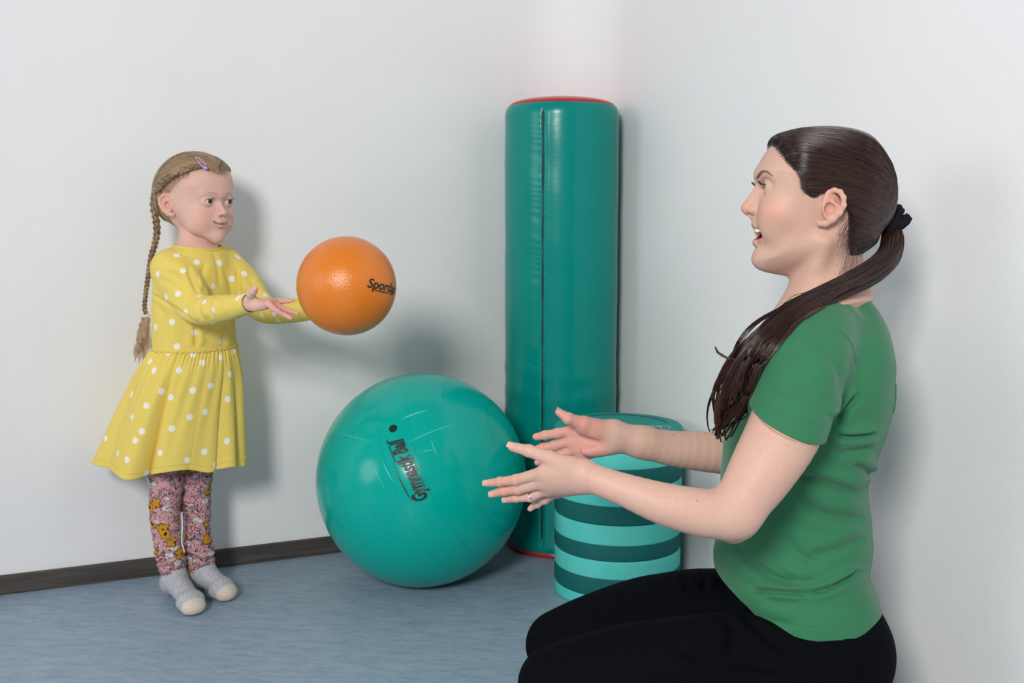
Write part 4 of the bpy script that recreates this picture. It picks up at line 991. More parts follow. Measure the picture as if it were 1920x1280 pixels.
# scrunchie
m = NT('navy_knit', .85, .2); m.color(srgb(14, 15, 26)); NAVY = m.m
tc = from_head(hp(1666, 414)); ax = np.array((.75, -.15, -.45)); ax /= np.linalg.norm(ax); F1 = np.cross(ax, (0, 1, 0)); F1 /= np.linalg.norm(F1); F2 = np.cross(ax, F1)
for k_, (off, Rr, rr_, tl) in enumerate(((-.009, .0150, .0080, .25), (.0045, .0165, .0085, -.3), (.013, .0125, .0075, .5))):
    nU, nV2 = 120, 14; V = []
    for i in range(nU):
        a = 2*PI*i/nU; d = math.cos(a)*F1+math.sin(a)*F2; cc = tc+ax*(off+tl*.012*math.sin(a+k_))+d*Rr*(1+.12*math.sin(3*a+k_))
        for j in range(nV2):
            b = 2*PI*j/nV2; r__ = rr_*(1+.10*math.sin(a*4+k_)+.13*math.sin(9*b+2.0*a)+.05*math.sin(26*a)); V.append(cc+r__*(math.cos(b)*d+math.sin(b)*ax))
    F = [(i*nV2+j, ((i+1) % nU)*nV2+j, ((i+1) % nU)*nV2+(j+1) % nV2, i*nV2+(j+1) % nV2) for i in range(nU) for j in range(nV2)]
    mesh_np('scrunchie', np.array(V), F, NAVY, hairw, label='dark navy hair scrunchie')
# ================================================================ GIRL
YG = 2.385; TH = math.radians(58)
GF = np.array((math.sin(TH), -math.cos(TH), 0)); GL = np.array((math.cos(TH), math.sin(TH), 0)); UP = np.array((0, 0, 1.))
GH = P(369, 378, YG)
RG = np.stack([GF, GL, UP]).astype(f32)
def to_g(p): return ((p-GH.astype(f32))@RG.T).astype(f32)
def from_g(q): return np.asarray(q)@RG.astype(float)+GH
gprof = [(.079, .030), (.076, .055), (.062, .082), (.035, .099), (0, .106), (-.040, .100), (-.072, .078), (-.091, .045), (-.095, .010), (-.086, -.025), (-.066, -.050), (-.035, -.062), (.000, -.070), (.035, -.084), (.058, -.0885), (.068, -.082), (.070, -.070), (.0715, -.055), (.0725, -.040), (.0715, -.020), (.0705, 0), (.0745, .014)]
GO = Poly2D(gprof, (-.14, -.14), (.14, .14), .002, 2)
gw = cubic([-.092, -.082, -.070, -.045, -.02, 0, .04, .07, .11], [.028, .040, .050, .060, .065, .067, .0705, .068, .062])
def g_head(p):
    q = to_g(p); x, y, z = q.T; ay = np.abs(y); qa = np.stack([x, ay, z], 1)
    s = np.clip(1+GO(x, z)/.055, 0, None); d = (np.sqrt((ay/gw(z))**2+s**2)-1)*.052
    d = smin(d, ell(qa, (.0455, .033, -.036), (.0225, .0225, .023)), .014)
    d = smin(d, ell(qa, (.034, .034, -.052), (.022, .020, .018)), .016)
    d = smin(d, cone(qa, (.0705, .000, .0135), (.062, .036, .016), .006, .005), .016)
    d = smin(d, cone(qa, (.0705, 0, -.004), (.0825, 0, -.0225), .0042, .0062), .010)
    d = smin(d, sph(qa, (.0835, 0, -.0245), .0068), .004)
    d = smin(d, ell(qa, (.0765, .0085, -.0275), (.0065, .0048, .0052)), .004)
    d = smax(d, -ell(qa, (.0825, .0042, -.0318), (.0035, .0022, .0022)), .002)
    d = smin(d, ell(qa, (.068, 0, -.043), (.010, .018, .010)), .010)
    d = smax(d, -chain(qa, [(.082, 0, -.0485), (.0795, .008, -.0487), (.0735, .0165, -.0452)], (.0011, .0011, .0010), .001), .0022)
    d = smin(d, chain(qa, [(.0775, 0, -.0448), (.0758, .007, -.0448), (.0705, .0150, -.0443)], (.0033, .0034, .0016), .002), .0025)
    d = smin(d, chain(qa, [(.0765, 0, -.0533), (.0752, .006, -.0530), (.0705, .0140, -.0470)], (.0040, .0038, .0016), .002), .003)
    d = smax(d, -chain(qa, [(.086, 0, -.0480), (.0835, .009, -.0482), (.073, .0225, -.0425)], (.0048, .0048, .003), .001)-.0034*0, .0015) if False else d
    d = smax(d, -sph(qa, (.0725, .0180, -.0443), .0018), .004)
    d = smin(d, sph(qa, (.060, 0, -.0765), .0125), .012)
    d = smax(d, -ell(qa, (.0805, .030, .000), (.009, .014, .008)), .010)
    E = np.array((.0610, .0285, 0)); lid = sph(qa, E, .0140); op = ell(qa, (.073, .0285, -.0004), (.014, .0108, .0043))
    d = smin(d, smax(lid, -op, .001), .003)
    hel = [(.002, .0655, -.006), (.002, .068, .006), (-.005, .072, .0135), (-.014, .078, .0145), (-.0215, .083, .007), (-.0225, .0835, -.006), (-.017, .079, -.019), (-.008, .0735, -.0275), (.001, .0685, -.0285)]
    e = chain(qa, hel, [.0020, .0026, .0030, .0032, .0032, .0030, .0030, .0040, .0040], .003)
    e2 = ell(qa, (-.0105, .0725, -.006), (.0125, .0050, .020), axes((1, -.62, 0), (.62, 1, 0)))
    e2 = smax(e2, -ell(qa, (-.0085, .077, -.0085), (.0062, .0065, .0078)), .002)
    e2 = smax(e2, -ell(qa, (-.0115, .081, .0065), (.005, .005, .0045)), .003)
    e = smin(smin(e, e2, .003), chain(qa, [(-.003, .072, .004), (-.011, .0775, .001), (-.016, .0795, -.008), (-.011, .0765, -.017)], (.0014, .002, .002, .0018), .002), .002)
    return smin(d, e, .004)
GT = P(366, 560, YG)   # torso axis
def gp(x, y, Y): return P(x, y, Y)
SH_R = np.array(P(320, 503, 2.335)); SH_L = np.array(P(418, 497, 2.440))
GAR = A_([(320, 503, 2.335), (346, 540, 2.300), (372, 579, 2.262), (420, 578, 2.205), (468, 568, 2.152)])
GAL = A_([(418, 497, 2.440), (455, 532, 2.425), (494, 578, 2.405), (540, 582, 2.355), (592, 578, 2.300)])
def g_neck(p):
    a = from_g((-.016, 0, -.045)); b = P(372, 478, YG); d = cone(p, a, b, .0330, .0325)
    for s in (-1, 1): d = smin(d, cone(p, b+GL*s*.015+(0, 0, .012), b+GL*s*.060+(0, 0, -.012), .020, .018), .02)
    for s in (-1, 1): d = smin(d, cone(p, from_g((-.020, s*.040, -.040)), P(380, 474, YG)+GF*.012+GL*s*.008, .007, .006), .014)
    d = smin(d, cone(p, P(368, 500, YG), P(366, 640, YG), .060, .062), .03)
    return d
def g_arms(p): return np.minimum(chain(p, GAR, (.030, .028, .022, .018, .0155), .02), chain(p, GAL, (.030, .028, .022, .018, .0145), .02))
HG = dict(
 index=[(503, 568, 2.118), (514, 579, 2.108), (522, 584, 2.105), (529, 588, 2.104)],
 middle=[(508, 569, 2.128), (522, 582, 2.112), (534, 590, 2.106), (545.5, 596.5, 2.102)],
 ring=[(513, 567.5, 2.138), (531, 578.5, 2.124), (545, 584, 2.118), (559, 588, 2.114)],
 pinky=[(513, 565, 2.150), (529, 565.5, 2.142), (540, 564.5, 2.138), (550, 563.5, 2.135)],
 thumb=[(470, 559, 2.140), (470.5, 551, 2.128), (475, 546, 2.120), (478, 541, 2.114)])
RGH = dict(index=(.0066, .0056, .0052, .0044), middle=(.0064, .0052, .0046, .0042), ring=(.0060, .0048, .0042, .0036), pinky=(.0054, .0042, .0036, .0030), thumb=(.0095, .0082, .0074, .0058))
def g_hand_r(p): 
    wr = [(474, 569, 2.146), (474, 571, 2.147), (474, 571, 2.150), (474, 569, 2.154)]
    def palm(p, d):
        d = smin(d, cone(p, P(480, 575, 2.138), P(497, 573, 2.126), .0090, .0080), .008)
        return smax(d, -ell(p, P(497, 560, 2.118), (.014, .010, .0055)), .005)
    return hand(p, HG, RGH, wr, .0105, (.3, -.45, 1), .80, .008, palm, .0072)
HL = dict(
 index=[(628, 574, 2.262), (645, 572, 2.245), (655, 570, 2.236), (664, 568, 2.228)], middle=[(630, 579, 2.275), (648, 579, 2.262), (659, 578, 2.254), (670, 576, 2.246)],
 ring=[(629, 583, 2.288), (646, 585, 2.280), (656, 585, 2.274), (666, 584, 2.268)], pinky=[(626, 586, 2.300), (640, 589, 2.296), (648, 590, 2.292), (656, 590, 2.288)],
 thumb=[(604, 573, 2.270), (612, 564, 2.256), (619, 558, 2.248), (624, 553, 2.240)])
def g_hand_l(p): return hand(p, HL, RGH, [(594, 577, 2.290), (594, 578, 2.296), (594, 580, 2.302), (594, 582, 2.308)], .0105, (.3, -.3, 1), .80, .008, None, .0072)
G_GROUPS = [Group(g_head, GH-(.13, .13, .11), GH+(.13, .13, .13)), Group(g_neck, P(366, 660, YG)-(.1, .1, 0), P(366, 410, YG)+(.1, .1, 0)), Group(g_arms, *bbox(list(GAR)+list(GAL), .04)),
            Group(g_hand_r, *bbox(hand_pts(HG)+[P(470, 569, 2.15)], .02)), Group(g_hand_l, *bbox(hand_pts(HL)+[P(594, 578, 2.3)], .02))]
GV, GQ = polygonize(G_GROUPS, .0014, .008)
px = PIX(GV); q = to_g(GV); qa = q.copy(); qa[:, 1] = np.abs(qa[:, 1]); inh = q[:, 2] > -.10
tint = np.repeat(np.array(srgb(222, 182, 168))[None], len(GV), 0)
hd = inh & (np.abs(q[:, 0]) < .1) & (np.abs(q[:, 1]) < .1)
blend(g3(qa, (.055, .040, -.030), (.022, .022, .018))*.42*hd, srgb(232, 150, 132)); blend(g3(qa, (.083, 0, -.024), (.008, .012, .008))*.3*hd, srgb(222, 140, 122))
blend(g3(qa, (-.010, .078, -.005), (.018, .012, .024))*.45*hd, srgb(226, 146, 124)); blend(g3(qa, (.069, .029, -.008), (.02, .014, .006))*.25*hd, srgb(206, 150, 140))
q32 = qa.astype(f32)
for pts, wd in (([(.0775, 0, -.0448), (.0758, .007, -.0448), (.0705, .0150, -.0443)], .0040), ([(.0765, 0, -.0533), (.0752, .006, -.0530), (.0705, .0140, -.0470)], .0046)):
    dd = chain(q32, pts, (0, 0, -.0014), .001); blend(np.clip((wd-dd)/.0012, 0, 1)*.65*hd, srgb(200, 108, 112))
dd = chain(q32, [(.080, 0, -.0487), (.0775, .008, -.0488), (.0715, .0170, -.0450)], (0, 0, 0), .0001); blend(np.clip((.0028-dd)/.0012, 0, 1)*.8*hd, srgb(122, 52, 56))
bd, bt = poly2(qa[:, [1, 2]], [(.012, .0150), (.022, .0185), (.032, .0180), (.042, .0125)]); bw = np.interp(bt, [0, .4, 1], [.0018, .0019, .0006])
blend(np.clip((bw-bd)/.0012, 0, 1)*(q[:, 0] > .03)*hd*.50, srgb(140, 98, 74))
op = ell(q32, (.073, .0285, -.0004), (.014, .0108, .0043)); nr = np.linalg.norm(qa-(.061, .0285, 0), axis=1) < .0158
blend(np.clip((.0016-op)/.0010, 0, 1)*nr*(q[:, 2] > .0005)*.85, srgb(52, 34, 30)); blend(np.clip((.0010-op)/.0010, 0, 1)*nr*(q[:, 2] <= .0005)*.4, srgb(150, 90, 82))
GH_full = Poly2D([(p[0]*1.045, p[1]*1.035+.001) for p in gprof], (-.14, -.14), (.14, .14), .002, 2)
def gshell(q): x, y, z = q.T; s = np.clip(1+GH_full(x, z)/.055, 0, None); return (np.sqrt((y/(gw(z)+.0022))**2+s**2)-1)*.052
def gcast(x, y, lift=0.):
    "point of the girl's head shell seen at a photo pixel"
    u = (x-960)/FPX; v = (y-640)/FPX; d = np.array((u, CP-SP*v, -SP-CP*v)); d /= np.linalg.norm(d); p = np.array((0, 0, CAMH))+d*2.15
    for _ in range(60): p = p+d*float(np.clip(gshell(to_g(p[None].astype(f32)))[0], -.02, .03))*.8
    c = GH+np.array((0, 0, .02)); n = (p-c)/np.linalg.norm(p-c); return p+n*lift
BRP = [(378, 312), (358, 316), (339, 323), (321, 333), (307, 344), (297, 356), (292, 370)]
bl_ = [to_g(gcast(x, y)[None].astype(f32))[0][[0, 2]] for x, y in BRP]
fl_ = [to_g(gcast(x, y)[None].astype(f32))[0][[0, 2]] for x, y in [(417, 326), (405, 315), (392, 311)]]
GHAIR_C = [tuple(p) for p in fl_+bl_]+[(bl_[-1][0]-.006, -.02), (-.070, -.045), (-.075, -.075), (-.12, -.075), (-.12, .13), (.10, .13), (.09, fl_[0][1]+.006)]
GHP = Poly2D(GHAIR_C, (-.15, -.15), (.15, .15), .002, 0)
hm = GHP(q[:, 0], q[:, 2]); earm = np.exp(-(((qa-(-.010, .078, -.006))/(.016, .014, .026))**4).sum(1))
thin = np.clip((.030-hm)/.034, 0, 1)*np.clip((.052-q[:, 0])/.03, 0, 1); back = np.clip((-.022-q[:, 0])/.010, 0, 1)*np.clip((q[:, 2]+.062)/.012, 0, 1)
blend(np.maximum(thin*.62, back*.85)*hd*(1-earm), srgb(150, 128, 108)); blend(np.clip((.010-hm)/.012, 0, 1)*hd*(1-earm)*.6, srgb(158, 132, 106))   # fine short hair over the temples
mh = (px[:, 0] > 466) & (GV[:, 1] < 2.22); blend(mh*np.clip((px[:, 0]-480)/40, 0, .8)*.45, srgb(226, 136, 124))
girl = empty('person', (GT[0], GT[1], 0), 'small blond person with a braid in a yellow polka-dot dress, standing by the wall', 'person')
bodyg = mesh_np('body', GV, GQ, skin_mat('child_skin', None), girl, attrs={'tint': tint})
EG = eye_mat('dark_grey_eye', (.025, .027, .032))
for s in (-1, 1): eye_mesh(girl, from_g((.0610, .0285*s, 0)), GF*1.0+GL*(.14)+UP*.0, .0126, EG)
LASHB = NT('lash_brown', .5).color(srgb(60, 40, 34)).m
for s in (-1, 1):
    LG = []
    for i in range(16):
        a = (i/15-.5)*1.5; d = np.array((math.cos(a), math.sin(a), 0)); c = np.array((.0610, .0285*s, 0)); p0 = c+d*.0138+(0, 0, .0048); LG.append([from_g(x) for x in (p0, p0+d*.002+(0, 0, .0003), p0+d*.0038+(0, 0, .0018), p0+d*.0048+(0, 0, .0032))])
    V, F = tube_mesh(np.array(LG), np.repeat(np.array([[.00028, .00024, .00016, .00008]]), len(LG), 0), 3); mesh_np('eyelashes', V, F, LASHB, girl)

# ---------------------------------------------------------------- dress
YEL = srgb(224, 195, 84)
def dress_mat():
    m = NT('yellow_polka_jersey', .8, .15); m.b.inputs['Sheen Weight'].default_value = .1; co = m.obj()
    dd = m.attr('dot').outputs['Fac']; msk = m.math('LESS_THAN', dd, .0070)
    c = m.mix(m.noise(9, 3, co).outputs[0], srgb(226, 200, 98), srgb(232, 207, 108)); m.color(m.mix(msk, c, srgb(236, 232, 224)))
    m.bump(m.noise(900, 3, co).outputs[0], .2, .0008); return m.m
DM = dress_mat()
BD = [(672, 367, .100, .082), (650, 366, .099, .081), (600, 364, .097, .079), (550, 364, .097, .078), (515, 366, .096, .074), (490, 368, .090, .066), (472, 370, .072, .054), (455, 371, .045, .042)]
bz = [P(366, v, YG)[2] for v, *_ in BD]; bcx = cubic(bz, [P(c, v, YG)[0] for v, c, a, b in BD]); ba = cubic(bz, [a for *_, a, b in BD]); bb = cubic(bz, [b for *_, b in BD])
def g_bod(p):
    x, y, z = p.T; dx, dy = x-bcx(z), y-YG; u = (dx*GL[0]+dy*GL[1])/ba(z); v = (dx*GF[0]+dy*GF[1])/bb(z)
    return np.maximum((np.sqrt(u*u+v*v)-1)*bb(z)*1.05, z-bz[-1])
SLR = (.043, .0440, .0335, .0280, .0198); SLL = (.043, .040, .0310, .0275, .0235)
XR = GAR[-1]+(GAR[-1]-GAR[-2])/np.linalg.norm(GAR[-1]-GAR[-2])*.02; XL = GAL[-1]+(GAL[-1]-GAL[-2])/np.linalg.norm(GAL[-1]-GAL[-2])*.02
def g_slv(p): return np.minimum(chain(p, list(GAR)+[XR], SLR+(.0198,), .02), chain(p, list(GAL)+[XL], SLL+(.023,), .02))
def dress_f(p): return smin(g_bod(p), g_slv(p), .014)
wz_ = P(366, 652, YG)[2]
DV, DQ = polygonize([Group(dress_f, (P(255, 600, 2.3)[0], 2.10, wz_-.03), (P(615, 600, 2.3)[0], 2.53, P(366, 445, YG)[2]))], .0022, .008); DV = DV.astype(float); N = normals_of(DV, DQ)
GFL = [([(276, 547), (320, 572), (368, 606)], .0030, 3, .7), ([(352, 500), (362, 530), (372, 552)], .0045, 4, .7), ([(366, 515), (372, 535), (392, 552)], .0035, 4, .6), ([(378, 560), (372, 580), (380, 600)], .0030, 4, .6),
       ([(395, 556), (392, 575), (398, 595)], .0022, 4, .6), ([(410, 555), (412, 570), (406, 590)], .0018, 4, .5), ([(445, 500), (447, 530), (450, 552)], .0040, 4, .7), ([(418, 500), (430, 530), (436, 552)], .0030, 4, .6), ([(385, 490), (380, 515), (386, 548)], .0022, 4, .6),
       ([(368, 610), (367, 630), (368, 650)], .0045, 4, .7), ([(420, 612), (420, 630), (419, 650)], .0030, 5, .6), ([(290, 560), (310, 600), (312, 648)], .0020, 6, .6), ([(300, 500), (330, 505), (345, 520)], .0022, 6, .6), ([(295, 520), (325, 535), (345, 550)], .0018, 5, .6),
       ([(466, 520), (478, 540), (482, 560)], .0022, 5, .6), ([(488, 560), (500, 575), (506, 590)], .0025, 4, .6), ([(312, 455), (345, 478), (395, 488), (412, 482)], .0008, 1.6, .2), ([(400, 470), (408, 500), (412, 540)], .0020, 4, .5)]
DV = folds(DV, N, GFL, yc=YG)
cR = (DV-GAR[-1])@((GAR[-1]-GAR[-2])/np.linalg.norm(GAR[-1]-GAR[-2])); cR[(np.linalg.norm(DV-GAR[-1], axis=1) > .06)] = -1
cL = (DV-GAL[-1])@((GAL[-1]-GAL[-2])/np.linalg.norm(GAL[-1]-GAL[-2]))-.008; cL[(np.linalg.norm(DV-GAL[-1], axis=1) > .06)] = -1
gn = P(369, 470, YG); dx = DV-gn; u = dx@GL; v = dx@GF; rn = np.hypot(u/.0535, (v-.006)/.045)
cn = np.minimum((1-rn)*.045, DV[:, 2]-P(366, 520, YG)[2])
call = np.maximum.reduce([cR, cL, cn, wz_-DV[:, 2]])
DV2, DT = clip_mesh(DV, DQ, call)
DOTP = [(422, 52), (456, 98), (556, 135), (491, 179), (360, 195), (640, 255), (674, 140), (731, 217), (795, 193), (768, 100), (463, 295), (571, 292), (400, 312), (586, 325), (633, 378), (500, 390), (756, 308), (792, 292), (905, 297), (430, 437), (347, 463), (642, 457), (548, 490), (459, 556), (690, 535), (883, 404), (940, 397), (965, 435)]
DOTS = [(311, 625), (343, 676), (415, 583), (540, 598), (586, 639), (468, 677), (682, 612), (727, 697), (629, 752), (537, 777), (226, 795), (383, 785), (427, 812), (713, 824), (305, 852), (220, 905), (524, 911), (600, 885), (434, 971), (283, 984), (249, 1027), (99, 1014), (709, 1029), (594, 1083), (373, 1088), (207, 1125), (512, 1128), (656, 1150), (308, 1190), (574, 1200), (150, 1090)]
def dots(V, N, seeds, extra_cond, rmin=.045):
    px = PIX(V); cen = []
    for u, v in seeds:
        x, y = 160+.375*u, 440+.375*v; d = np.hypot(px[:, 0]-x, px[:, 1]-y); s = np.where(d < 5)[0]
        if len(s): cen.append(V[s[np.argmin(V[s, 1]+d[s]*.002)]])
    idx = np.where(extra_cond)[0]; RNG.shuffle(idx)
    for i in idx[:4000]:
        if len(cen) and np.min(np.linalg.norm(np.array(cen)-V[i], axis=1)) < rmin: continue
        cen.append(V[i])
    cen = np.array(cen); out = np.full(len(V), 1.)
    for c in cen: out = np.minimum(out, np.linalg.norm(V-c, axis=1))
    return out
ND = normals_of(DV2, DT)
bod = mesh_np('dress_bodice', DV2, DT, DM, girl, attrs={'dot': dots(DV2, ND, DOTP, ND[:, 1] > .35)}, label='yellow polka-dot dress top with long sleeves')
sd = bod.modifiers.new('s', 'SOLIDIFY'); sd.thickness = .0014; sd.offset = -1
# the body stays under the cloth
me = bodyg.data; V = np.zeros(len(me.vertices)*3, f32); me.vertices.foreach_get('co', V); off_ = np.array(parent_world(girl).translation, f32); V = V.reshape(-1, 3)+off_
dx = V-gn; rn = np.hypot((dx@GL)/.0535, ((dx@GF)-.006)/.045); sel = np.where((rn > 1.0) & (V[:, 2] < P(366, 466, YG)[2]) & (np.linalg.norm(V-GAR[-1], axis=1) > .03) & (V[:, 1] > 2.16) & (PIX(V)[:, 0] < 590))[0]; W_ = V[sel].astype(float)
for _ in range(3):
    d = dress_f(W_.astype(f32)); e = .003; g = np.stack([dress_f((W_+np.array(x)*e).astype(f32))-d for x in ((1, 0, 0), (0, 1, 0), (0, 0, 1))], 1)/e; g /= np.linalg.norm(g, axis=1)[:, None]+1e-6
    W_ -= g*(np.clip(d+.005, 0, .03)*(np.abs(d) < .03))[:, None]
V[sel] = W_; me.vertices.foreach_set('co', (V-off_).ravel()); me.update()
# skirt: gathered at the waist, swinging out to the back
nA, nH = 720, 120; th = np.linspace(0, 2*PI, nA, endpoint=False); s = np.linspace(0, 1, nH)[:, None]
top_c = np.array((bcx(np.array([wz_]))[0], YG, wz_)); hemc = P(316, 880, 2.395); hemc[2] = .300
rg = np.random.default_rng(4)
ct, st_ = np.cos(th), np.sin(th)
lat0 = ba(np.array([wz_]))[0]; fr0 = bb(np.array([wz_]))[0]
# waist ring in world: ellipse with axes GL, GF, re-parameterised by world angle
rw = 1/np.sqrt(((ct*GL[0]+st_*GL[1])/lat0)**2+((ct*GF[0]+st_*GF[1])/fr0)**2)
ah, bh = .162, .118; rh = 1/np.sqrt((ct/ah)**2+(st_/bh)**2)
g_ = s**.92
cx = top_c[0]+(hemc[0]-top_c[0])*g_; cy = top_c[1]+(hemc[1]-top_c[1])*g_; r = rw[None]*(1-g_)+rh[None]*g_+.010*np.sin(np.clip(s*4, 0, 1)*PI/2)*(1-s)
ph1 = th*11+1.9*np.sin(th*2+.6)+1.3*np.sin(th*5+2); sharp = lambda a: (np.abs(np.sin(a/2))**.75*2-1)
pl = sharp(ph1)[None]*(.0025+.0150*s)*(.65+.5*np.sin(th*3+1))[None]+np.sin(th*7+2+s*1.2)*.006*s+.0016*np.sin(th*29+4*s+2*np.sin(th*3))*(1-s)
ga = np.sin(th*64+3*np.sin(th*5))[None]*.0016*np.exp(-((s-.02)/.09)**2)
r = r+pl*(.25+.75*np.clip(s*3, 0, 1))+ga
hemz = hemc[2]+.012*np.sin(th+2.6)+.030*np.clip(-ct-.35, 0, 1)*1.0+.006*np.sin(ph1*.5)+.004*np.sin(th*5)
Z = wz_+.001+(hemz[None]-wz_)*s
X = cx+r*ct[None]; Y_ = cy+r*st_[None]
swirl = .0
SKV = np.stack([X, Y_, Z], -1).reshape(-1, 3); i, j = np.meshgrid(np.arange(nH-1), np.arange(nA), indexing='ij'); j2 = (j+1) % nA
SKF = np.stack([i*nA+j, (i+1)*nA+j, (i+1)*nA+j2, i*nA+j2], -1).reshape(-1, 4)
NS = normals_of(SKV, SKF)
if NS[nA*10:nA*11, 0]@ct < 0: SKF = SKF[:, ::-1]; NS = -NS
skirt = mesh_np('dress_skirt', SKV, SKF, DM, girl, attrs={'dot': dots(SKV, NS, DOTS, NS[:, 1] > .2)}, label='gathered yellow polka-dot skirt')
sd = skirt.modifiers.new('s', 'SOLIDIFY'); sd.thickness = .0014; sd.offset = -1
yl = NT('yellow_trim', .8, .15).color(srgb(228, 202, 100)).m
tt = np.linspace(0, 2*PI, 400, endpoint=False); c_, s__ = np.cos(tt), np.sin(tt); rr = 1/np.sqrt(((c_*GL[0]+s__*GL[1])/lat0)**2+((c_*GF[0]+s__*GF[1])/fr0)**2)+.0015+.001*np.sin(tt*50)
tube('waist_frill', np.stack([top_c[0]+rr*c_, YG+rr*s__, wz_+.0015+.0018*np.sin(tt*43+2*np.sin(tt*5))], 1), .0016, yl, girl, 6, True)
# hem stitching ridge
hr = r[-7]+.0006; tube('hem_seam', np.stack([cx[-7]+hr*ct, cy[-7]+hr*st_, Z[-7]], 1)[::2], .0006, yl, girl, 4, True)
rb_ = 1.0; tn = np.linspace(0, 2*PI, 120, endpoint=False); cp = []
for a in tn:
    o_ = gn+GL*.0545*math.cos(a)+GF*(.006+.046*math.sin(a)); zz_ = np.linspace(P(366, 520, YG)[2], P(366, 448, YG)[2], 60); pp = np.stack([np.full(60, o_[0]), np.full(60, o_[1]), zz_], 1).astype(f32); dd = dress_f(pp); k_ = np.where(dd < 0)[0]; cp.append((o_[0], o_[1], zz_[k_[-1]] if len(k_) else zz_[0]))
cp = np.array(cp); cp[:, 2] = (np.roll(cp[:, 2], 1)+np.roll(cp[:, 2], -1)+cp[:, 2])/3
tube('neck_binding', cp, .0030, yl, girl, 8, True)

# ---------------------------------------------------------------- leggings and socks
LR = A_([(318, 830, 2.39), (312, 905, 2.375), (309, 960, 2.370), (313, 1010, 2.368), (321, 1047, 2.368), (327, 1088, 2.368)]); LL = A_([(372, 830, 2.42), (366, 900, 2.425), (367, 950, 2.42), (370, 1005, 2.412), (375, 1042, 2.408), (381, 1078, 2.405)])
def g_legs(p):
    w1 = .0016*np.sin(p[:, 2]*420+np.sin(p[:, 0]*60)*3+p[:, 1]*40)*np.exp(-((p[:, 2]-.095)/.030)**2)+.0009*np.sin(p[:, 2]*230+p[:, 0]*70)
    return np.minimum(chain(p, LR, (.045, .0375, .0335, .0305, .0320, .0255), .02), chain(p, LL, (.045, .0375, .0335, .0305, .0325, .0262), .02))+w1
LV, LQ = polygonize([Group(g_legs, (P(265, 900, 2.37)[0], 2.30, .02), (P(415, 900, 2.4)[0], 2.49, .37))], .002, .006); LV = LV.astype(float)
zr = np.where(PIX(LV)[:, 0] < 0, 0, 0); rleg = chain(LV.astype(f32), LR, (.045, .0375, .0335, .0305, .0320, .0255), .02) < chain(LV.astype(f32), LL, (.045, .0375, .0335, .0305, .0325, .0262), .02)
cz = np.where(rleg, P(327, 1086, 2.368)[2], P(380, 1074, 2.405)[2])-LV[:, 2]
m = NT('floral_leggings', .8, .15); co = m.obj()
def vor(scale, feat='F1', rnd=1.0, vec=None): return m.add('ShaderNodeTexVoronoi', {'feature': feat}, {'Vector': vec if vec is not None else co, 'Scale': scale, 'Randomness': rnd})
dist_ = m.noise(60, 2, co); wv = m.add('ShaderNodeVectorMath', {'operation': 'MULTIPLY_ADD'}, {0: dist_.outputs['Color'], 1: (.012, .012, .012), 2: co}).outputs[0]
base = m.mix(m.noise(30, 3, co).outputs[0], srgb(196, 142, 146), srgb(212, 160, 160))
lines = m.math('LESS_THAN', m.math('ABSOLUTE', m.math('SUBTRACT', m.noise(85, 2, wv).outputs[0], .5)), .022); c = m.mix(lines, base, srgb(82, 66, 80))
gr = m.math('GREATER_THAN', m.noise(52, 2, m.mapping(co, (1, 1, 1.3), (1, 2, .4))).outputs[0], .60); c = m.mix(gr, c, srgb(128, 120, 124))
sp = m.math('LESS_THAN', vor(165, vec=wv).outputs['Distance'], .30); spm = m.math('MULTIPLY', sp, m.math('GREATER_THAN', m.noise(34, 1, co).outputs[0], .47)); c = m.mix(spm, c, srgb(58, 44, 62))
wh = m.math('LESS_THAN', vor(27, vec=m.mapping(wv, (1, 1, 1.5), (0, 0, 1))).outputs['Distance'], .27); c = m.mix(wh, c, srgb(214, 210, 206))
whl = m.math('MULTIPLY', wh, m.math('LESS_THAN', m.math('ABSOLUTE', m.math('SUBTRACT', m.noise(120, 1, co).outputs[0], .5)), .03)); c = m.mix(whl, c, srgb(90, 80, 86))
fv = vor(23, vec=m.mapping(wv, (1, 1, 1.1), (.3, .2, 0))); fd = fv.outputs['Distance']; df = m.add('ShaderNodeVectorMath', {'operation': 'SUBTRACT'}, {0: m.mapping(wv, (1, 1, 1.1), (.3, .2, 0)), 1: fv.outputs['Position']}).outputs[0]; sx_ = m.add('ShaderNodeSeparateXYZ', None, {0: df}); pet = m.math('MULTIPLY_ADD', m.math('COSINE', m.math('MULTIPLY', m.math('ARCTAN2', sx_.outputs[0], sx_.outputs[2]), 5.0)), .055, .28)
fo = m.math('LESS_THAN', fd, m.math('ADD', pet, .045)); fi = m.math('LESS_THAN', fd, pet); fc = m.math('LESS_THAN', fd, .085)
c = m.mix(fo, c, srgb(70, 50, 40)); c = m.mix(fi, c, srgb(196, 142, 34)); c = m.mix(fc, c, srgb(40, 28, 34)); m.color(c); m.bump(m.noise(700, 3, co).outputs[0], .2, .0008)
LV2, LT = clip_mesh(LV, LQ, cz); LGM = m.m
lg = mesh_np('leggings', LV2, LT, LGM, girl, label='pink leggings printed with mustard flowers and dark leaves'); sd = lg.modifiers.new('s', 'SOLIDIFY'); sd.thickness = .0012; sd.offset = -1
m = NT('grey_sock', .9, .1); tp = m.attr('toe').outputs['Fac']; nn = m.noise(300, 3, m.obj()).outputs[0]; n5 = m.noise(60, 3, m.obj()).outputs[0]
g0_ = m.mix(m.ramp(nn, [(.35, (0,)*3), (.65, (1,)*3)]), srgb(158, 160, 170), srgb(196, 194, 198)); g1_ = m.mix(nn, srgb(206, 188, 176), srgb(222, 208, 196))
m.color(m.mix(m.math('GREATER_THAN', tp, 0.0), g0_, g1_)); m.bump(nn, .3, .001); SKM = m.m
